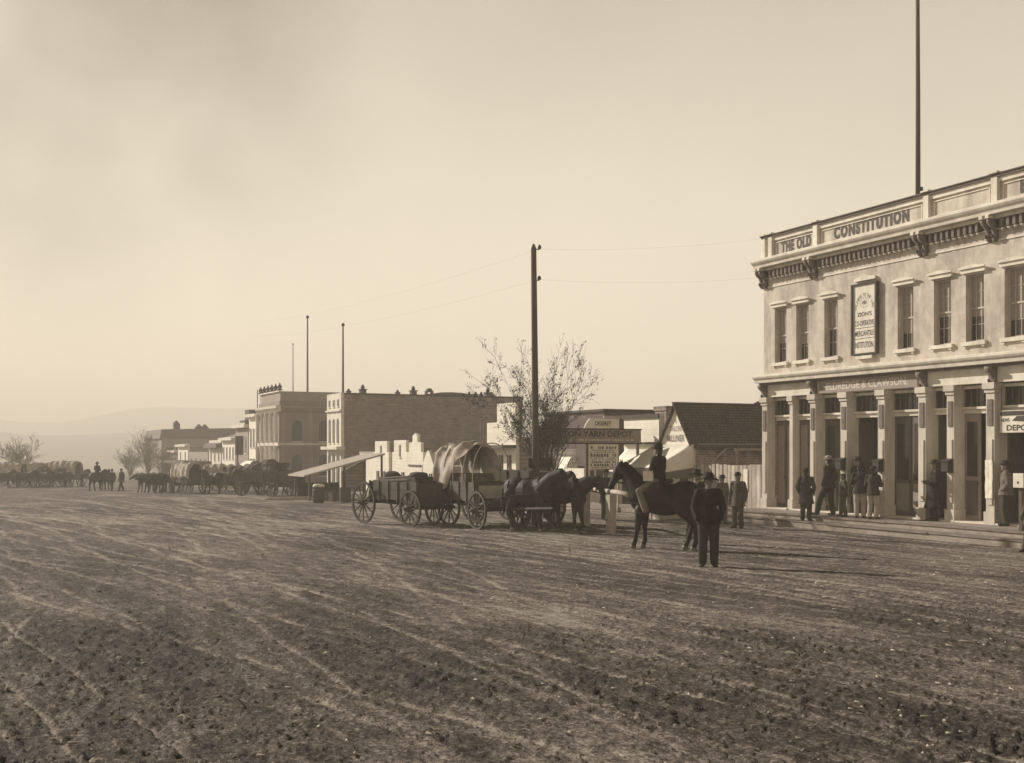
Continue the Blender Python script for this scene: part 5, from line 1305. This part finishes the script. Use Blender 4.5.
# rider
hl = hr.location; hq = Matrix.Rotation(R(157), 4, 'Z')
sp_ = hl + (hq @ Vector((.12*1.03, 0, 1.49*1.03)))
person('rider in a round black hat sitting on the black horse', sp_, R(157-90-14), 1.78, 'reins', 'ride', 'bowler', 'cloth_black', 'cloth_rider', vox=.009)
pc = hl + (hq @ Vector((.30, .25, 1.66)))
o = thing('parcel', 'small pale tin box held at the side of the rider', 'parcel', pc, R(157))
mb = MB(); mb.box(-.11, .11, -.05, .05, -.11, .11); mb.build('box', 'sign_white', o); mb = MB(); mb.box(-.115, .115, -.055, .055, .11, .135); mb.build('lid', 'cloth_light', o)
# people in front of the fence and along the walk
person('man in dark coat walking before the board fence left of the steps', G(738, 34.2), R(140), 1.72, 'down', 'stand', 'low', 'cloth_brown', 'cloth_brown', .70)
person('stooping figure in grey standing against the fence behind the man with the wide hat', G(722, 36), R(200), 1.6, 'down', 'stand', 'low', 'cloth_grey', 'cloth_grey', .75)
def onwalk(px, a): b_ = bf(px, a); return W(a, b_, WALK-.175 if a < 23.5 else WALK)
person('man in a long dark overcoat on the lower step, seen from behind', onwalk(806, 23.28), R(-25), 1.64, 'pocket', 'stand', 'low', 'cloth_dark', 'cloth_dark', .58, vox=.011)
person('tall man in a pale hat stepping along the walk beside the boy', onwalk(829, 23.95), TH+R(15), 1.84, 'pocket', 'step', 'low', 'cloth_dark', 'cloth_dark', .82, dark_face=True, vox=.011)
person('boy in a grey jacket and cap standing beside the tall man', onwalk(843.5, 24.0), TH+R(60), 1.32, 'pocket', 'apart', 'cap', 'cloth_brown', 'cloth_brown', .82)
person('man in dark jacket and pale trousers outside the open doorway, nearest the boy', onwalk(860, 23.9), R(-15), 1.62, 'folded', 'stand', 'low', 'cloth_dark', 'cloth_light', .80)
person('man in dark jacket and pale trousers outside the open doorway, right of his companion', onwalk(873, 23.9), R(-40), 1.55, 'folded', 'stand', 'low', 'cloth_dark', 'cloth_light', .80)
person('shadowy man standing back inside the open doorway behind the others', onwalk(858, 25.15), TH+R(90), 1.80, 'hip', 'stand', 'low', 'cloth_black', 'cloth_black', .84)
person('figure in long black clothes leaning in the narrow doorway', onwalk(934, 24.85), TH+R(60), 1.74, 'folded', 'stand', 'low', 'cloth_black', 'cloth_black', .38, lean=-.05)
person('man in a pale worn jacket standing under the NEWS DEPOT sign', onwalk(1006, 24.9), TH+R(40), 1.74, 'hip', 'stand', 'low', 'cloth_grey', 'cloth_dark', .84)
person('dark figure in a brown coat cut by the right edge of the picture', W(22.6, bf(1033, 22.6), gab(22.6, 19.5)), TH+R(80), 1.70, 'down', 'stride', 'low', 'cloth_brown', 'cloth_dark', .65)
person('man in a dark long coat standing beyond the hitching rail', G(606, 38), R(200), 1.74, 'pocket', 'stand', 'low', 'cloth_dark', 'cloth_brown', .6)
# small letter box at the right edge
o = sthing('letter_box', 'small pale box on a post at the right edge of the walk', 'box', 23.7, bf(1021, 23.7), WALK)
b_ = bf(1020.5, 23.7); mb = MB(); mb.box(23.6, 23.85, b_-.16, b_+.14, 1.0, 1.36); mb.build('case', 'sign_white', o)
mb = MB(); mb.box(23.68, 23.78, b_-.06, b_+.04, WALK, .998); mb.build('post', 'wood', o)
mb = MB(); mb.box(23.594, 23.599, b_-.03, b_+.02, 1.1, 1.16); mb.build('slot', 'ink', o)

# ------------------------------------------------------------------ hitching rail, posts, crates, shed
hrl = sthing('hitching_rail', 'peeled log hitching rail on square posts in front of the black horse', 'rail', 16.9, 30)
def HP(px, Y): v = on_ground(px, Y); return AB(v.x, v.y)+(v.z,)
A1, B1_, Z1 = HP(628, 29.6); A2, B2, Z2 = HP(592, 35.0)
r1 = Vector((A1, B1_, EYE+(HZ-494.5)/F*29.6)); r2 = Vector((A2, B2, EYE+(HZ-489)/F*35.0))
mb = MB(); mb.tube([r1, r1.lerp(r2, .3)+Vector((0, 0, .015)), r1.lerp(r2, .7)-Vector((0, 0, .01)), r2], [.075, .07, .078, .065], 10); mb.build('log', 'wood_pale', hrl, True)
for px, Y_, ty in ((611, 31.6, 494), (585.5, 34.6, 489)):
    a_, b_, z_ = HP(px, Y_); mb = MB(); top = EYE+(HZ-ty)/F*Y_-.02; mb.box(a_-.11, a_+.11, b_-.11, b_+.11, z_-.2, top); mb.build('post', 'wood_pale', hrl)
for px, Y_, h_, wd2, lb in ((557.5, 36.5, .72, .34, 'stout square post standing beyond the lead team horse'), (535, 36.2, .75, .2, 'slimmer square post close behind the telegraph pole')):
    a_, b_, z_ = HP(px, Y_); o = sthing('stub_post', lb, 'post', a_, b_, z_); mb = MB(); mb.box(a_-wd2/2, a_+wd2/2, b_-.1, b_+.1, z_-.2, z_+h_); mb.build('shaft', 'wood_pale', o); mb = MB(); mb.box(a_-wd2/2-.02, a_+wd2/2+.02, b_-.12, b_+.12, z_+h_+.001, z_+h_+.04); mb.build('cap', 'wood', o)
def crate(lb, px, Y, sx_, sy_, sz_, rz, m='wood_pale', group=None, dz=0):
    p = G(px, Y); p.z += dz; o = thing('crate', lb, 'crate', p, rz, group)
    mb = MB(); n_ = 3
    for i in range(n_):
        z0_, z1_ = sz_*i/n_+.006, sz_*(i+1)/n_-.006
        mb.box(-sx_/2, sx_/2, -sy_/2, -sy_/2+.02, z0_, z1_); mb.box(-sx_/2, sx_/2, sy_/2-.02, sy_/2, z0_, z1_); mb.box(-sx_/2, -sx_/2+.02, -sy_/2+.021, sy_/2-.021, z0_, z1_); mb.box(sx_/2-.02, sx_/2, -sy_/2+.021, sy_/2-.021, z0_, z1_)
    mb.build('slatted_sides', m, o); mb = MB(); mb.box(-sx_/2+.021, sx_/2-.021, -sy_/2+.021, sy_/2-.021, .01, sz_-.03); mb.build('lid', m, o)
    for x in (-1, 1):
        for y in (-1, 1): mb = MB(); mb.box(x*(sx_/2+.001), x*(sx_/2+.03), y*(sy_/2-.08), y*(sy_/2+.03), 0, sz_); mb.build('corner_batten', m, o)
    return o
crate('large pale packing crate seen under the belly of the black horse', 666, 38.6, .9, .6, .42, .4, 'wood_pale')
crate('small tall crate left of the large pale packing crate', 655, 39, .35, .35, .55, .1, 'wood_pale')
crate('wooden box beside the large pale packing crate, on its right', 681, 38.8, .55, .5, .45, -.2, 'wood')
# barrel with a cloth
bp = G(318.5, 57); o = thing('barrel', 'dark barrel with a white cloth over its top near the lean-to', 'barrel', bp)
mb = MB(); mb.lathe([(.26, 0), (.31, .25), (.33, .45), (.31, .65), (.27, .9), (.25, .9)], (0, 0, 0), 16); mb.build('staves', 'barrel', o, True)
for z_ in (.12, .32, .60, .8): mb = MB(); r_ = .30+.035*math.sin(math.pi*z_/.9); mb.lathe([(r_-.02, z_-.025), (r_, z_-.02), (r_, z_+.02), (r_-.02, z_+.025)], (0, 0, 0), 16); mb.build('hoop', 'iron', o)
mb = MB(); mb.lathe([(.0, 1.0), (.2, .99), (.29, .93), (.30, .84)], (0, 0, 0), 24); mb.v = [(x*(1+.1*math.sin(5*math.atan2(y, x))), y*(1+.1*math.sin(5*math.atan2(y, x))), z) for x, y, z in mb.v]; cl_ = mb.build('cloth', 'canvas_white', o, True)
# lean-to
b_ = 60.0; aL_, aH_ = anear(304, b_), anear(385, b_)
def zq(py, a, b): return EYE+(HZ-py)/F*(a*ST+b*CT)
zl, zh = zq(477, aL_, b_), zq(455, aH_, b_)
o = sthing('lean_to', 'rough lean-to with a sloping board roof left of the log wagon', 'shed', aL_, b_)
mb = MB(); mb.prism([(aL_, zl), (aH_, zh), (aH_, zh+.10), (aL_, zl+.08)], 1, b_, b_+3.5); mb.build('roof', 'wood_pale', o)
for aa, zz in ((aL_+.35, zl+.1), ((aL_+aH_)/2, (zl+zh)/2), (aH_-.15, zh)):
    for bb_ in (b_+.15, b_+3.2): mb = MB(); mb.box(aa-.05, aa+.05, bb_-.05, bb_+.05, gab(aa, bb_)-.2, zz-.02); mb.build('post', 'wood', o)
mb = MB(); mb.prism([(aH_-1.6, zh-1.0), (aH_-.2, zh-.3), (aH_-.2, zh-.02), (aH_-.1, zh-.02), (aH_-.1, zh-2.2), (aH_-1.6, zh-2.2)], 1, b_+3.2, b_+3.3); mb.build('back_boards', 'grey_board', o)
mb = MB(); mb.box(aL_+.5, aH_-1.7, b_+3.3, b_+3.36, gab(aL_, b_)-.1, gab(aL_, b_)+.9); mb.build('low_boards', 'wood_dark', o)
for (px, Y_, sz, rz, lb) in ((345, 58, (.5, .5, .8), .3, 'tall dark crate under the lean-to, beside the log wagon'), (336, 60, (.9, .6, .5), .8, 'low broad crate under the lean-to, in the middle'), (328, 61, (.6, .5, .6), 1.2, 'small crate under the lean-to, next to the barrel')):
    crate(lb, px, Y_, *sz, rz, 'wood')
# stacked lumber in the road
o = thing('lumber_pile', 'small pile of pale boards lying in the road left of the barrel', 'lumber', G(290, 62), R(20))
for i, (l_, y_, z_) in enumerate(((3.2, 0, 0), (3.0, .24, 0), (2.8, .1, .06), (2.5, .3, .12))): mb = MB(); mb.box(-l_/2, l_/2, y_, y_+.2, z_, z_+.05); mb.build('board', 'wood_pale', o)
# ------------------------------------------------------------------ middle and far wagons, teams and riders
wH = wagon('dark wagon piled with hay standing before the columned stone building', on_ground(266, 71), R(-35), 2.5, load='hay', group='far wagons down the street', tongue=False, hi=1.55); wH.scale = (1.1,)*3
wcv = wagon('far covered wagon with a pale rounded canvas, seen from its rear', on_ground(187, 80), R(128), 2.4, cover='low', group='far wagons down the street'); wcv.scale = (.92,)*3
dup(wcv, on_ground(224, 84), R(165), 'far covered wagon with a dark open mouth right of the pale canvas one', 'far wagons down the street', .86)
for i, (px, Y_, rz, sc, lb) in enumerate(((8, 108, 170, 1.0, 'covered wagon at the extreme left edge of the far line'), (32, 113, 25, 1.0, 'second covered wagon from the left in the far line'), (66, 112, 155, 1.05, 'covered wagon with the palest canvas in the far line, nearest the riders'))):
    dup(wcv, on_ground(px, Y_), R(rz), lb, 'far wagons down the street', sc)
wop = wagon('open wagon between covered ones in the far line at the left', on_ground(50, 109), R(8), 2.4, load='hay', group='far wagons down the street', tongue=False)
dup(wop, on_ground(19, 117), R(160), 'hay wagon half hidden between the two leftmost covered wagons', 'far wagons down the street')
dup(wop, on_ground(241, 80), R(140), 'dark loaded wagon right behind the far open mouthed wagon', 'far wagons down the street')
oxp = horse('foremost dark ox of the far ox team', on_ground(147, 83), R(170), ox=True, tack=False, group='oxen of the far team', voxel=.035)
for px, Y_, lb in ((154, 81.5, 'second ox of the far team, on the near side'), (158, 85, 'ox on the far side of the far team, third back'), (165, 82, 'ox of the far team with a pale back, fourth back'), (171, 84, 'ox nearest to the pale covered wagon')):
    dup(oxp, on_ground(px, Y_), R(172+random.uniform(-8, 8)), lb, 'oxen of the far team')
hs2 = horse('ridden horse seen end on in the far open street', on_ground(97, 90), R(75), 'coat_bay', 'level', group='horses far down the street', voxel=.03)
dup(hs2, on_ground(105, 91.5), R(95), 'second riderless horse led beside the far rider', 'horses far down the street')
person('far rider in a pointed hat on a dark horse in the open street', hs2.location+Vector((0, 0, 1.5)), R(75-90), 1.75, 'reins', 'ride', 'wide', 'cloth_dark', 'cloth_dark', vox=.03)
person('far man walking in the open street right of the mounted rider, nearest to him', on_ground(112, 90), R(180), 1.75, 'down', 'stride', 'low', 'cloth_dark', 'cloth_dark', .7, vox=.03)
person('far man walking alone, rightmost of the group in the open street', on_ground(121.5, 88), R(150), 1.78, 'down', 'stride', 'low', 'cloth_dark', 'cloth_dark', .7, vox=.03)
for px, Y_, rz, lb in ((77, 113, 20, 'dark horse standing right of the palest far covered wagon'), (84, 116, 170, 'dark horse farthest right of the far line of wagons'), (43, 106, 175, 'dark horse in front of the far hay wagon'), (24, 105, 5, 'dark horse between the two leftmost covered wagons'), (58, 107, 185, 'dark horse just left of the palest far covered wagon'), (2, 104, 20, 'dark horse at the extreme left edge'), (213, 79, 150, 'dark horse between the two far covered wagons'), (250, 74, 160, 'dark horse hitched left of the hay wagon')):
    dup(hs2, on_ground(px, Y_), R(rz), lb, 'horses far down the street')
for px, Y_, rz, lb in ((284, 72, 190, 'dark horse standing right of the hay wagon'), (292, 74, 160, 'dark horse close to the lean-to, right of its companion')):
    dup(hs2, on_ground(px, Y_), R(rz), lb, 'horses far down the street')

# ------------------------------------------------------------------ litter on the street
rs = np.random.RandomState(12)
def scatter(name, n_, m, smin, smax, flat, kd, seed, near=3.8, far=34, power=1.0):
    rs = np.random.RandomState(seed); mb = MB()
    u = rs.rand(n_); Yv = near*np.exp(u**power*math.log(far/near)); Xv = (rs.rand(n_)*2-1)*(Yv*.52+.6)
    A_, B_ = Xv*CT+Yv*ST, -Xv*ST+Yv*CT
    h_, _, pt = ground_relief(A_, B_, np.maximum(.01, Yv*.0015), None)
    base = [gab(a, b) for a, b in zip(A_, B_)]
    for i in range(n_):
        if A_[i] > 22.3: continue
        if kd == 'clod' and rs.rand() > pt[i]+.25: continue
        s = smin*(smax/smin)**(rs.rand()**1.8)*(.75+.25*min(3, Yv[i]/8)); z = base[i]+h_[i]*min(1, max(.25, 22.6-A_[i]))
        th = rs.rand()*6.28; c_, s_ = math.cos(th), math.sin(th)
        if kd == 'flat':
            l_, w_ = s*rs.uniform(.8, 3.0), s*rs.uniform(.15, .5); q = [(l_, w_, .0), (-l_, w_*.8, .01), (-l_, -w_, 0), (l_*.8, -w_, .012)]
            v = [(Xv[i]+x*c_-y*s_, Yv[i]+x*s_+y*c_, z+zz+.004) for x, y, zz in q]; v += [(x, y, zz+.006) for x, y, zz in v]
            mb.add(v, [(0, 1, 2, 3), (7, 6, 5, 4), (0, 4, 5, 1), (1, 5, 6, 2), (2, 6, 7, 3), (3, 7, 4, 0)])
        else:
            v = []
            for (x, y, zz) in ((1, 0, 0), (.3, .95, 0), (-.8, .6, 0), (-.8, -.6, 0), (.3, -.95, 0), (.5, .2, .8), (-.3, .4, .9), (-.2, -.5, .75)):
                k_ = s*rs.uniform(.7, 1.3); v.append((Xv[i]+(x*c_-y*s_)*k_, Yv[i]+(x*s_+y*c_)*k_, z-.3*s+zz*k_*flat))
            mb.add(v, [(0, 1, 5), (1, 6, 5), (1, 2, 6), (2, 3, 6), (3, 7, 6), (3, 4, 7), (4, 0, 5), (4, 5, 7), (5, 6, 7)])
    o = mb.build(name, m, None, off=(0, 0, 0)); tag(o, {'clod': 'small dark clods of dried mud strewn over the street', 'flat': 'pale chips and straw trodden into the street', 'peb': 'small pale pebbles on the street'}[kd], {'clod': 'clods', 'flat': 'straw', 'peb': 'pebbles'}[kd]); o['kind'] = 'stuff'
scatter('mud_clods', 8000, 'clod', .006, .026, .8, 'clod', 3)
scatter('straw_litter', 1500, 'straw', .008, .022, 1, 'flat', 5)
scatter('pebbles', 1600, 'stone', .006, .020, .8, 'peb', 8, power=.8)
for px, py, s_, lb in ((36, 757, .055, 'pale stone at the lower left corner, leftmost of the pair'), (96, 748, .065, 'pale flat stone in the lower left corner, right of its neighbour'), (92, 734, .03, 'small white stone just above the pair in the lower left corner'), (8, 676, .04, 'white stone at the left edge'), (62, 606, .06, 'pale broad stone left of the middle distance tracks'), (437, 758, .035, 'pale stone at the bottom edge left of the middle'), (352, 706, .03, 'small pale stone lone in the dark mud left of the middle'), (685, 652, .04, 'pale stone right of the middle foreground'), (970, 757, .05, 'pale stone at the lower right corner')):
    Y_ = 1.95*F/(py-HZ); p = G(px, Y_)
    rr_ = random.Random(px); mb = MB(); mb.ell((0, 0, s_*.2), (s_, s_*.7, s_*.4), n=11, m=7); mb.v = [(x*(1+rr_.uniform(-.14, .14)), y*(1+rr_.uniform(-.14, .14)), z*(1+rr_.uniform(-.1, .1))) for x, y, z in mb.v]
    o = mb.build('stone', 'stone', None, off=(0, 0, 0)); o.location = p; o.rotation_euler.z = rr_.uniform(0, 3); tag(o, lb, 'stone', 'loose stones in the foreground')
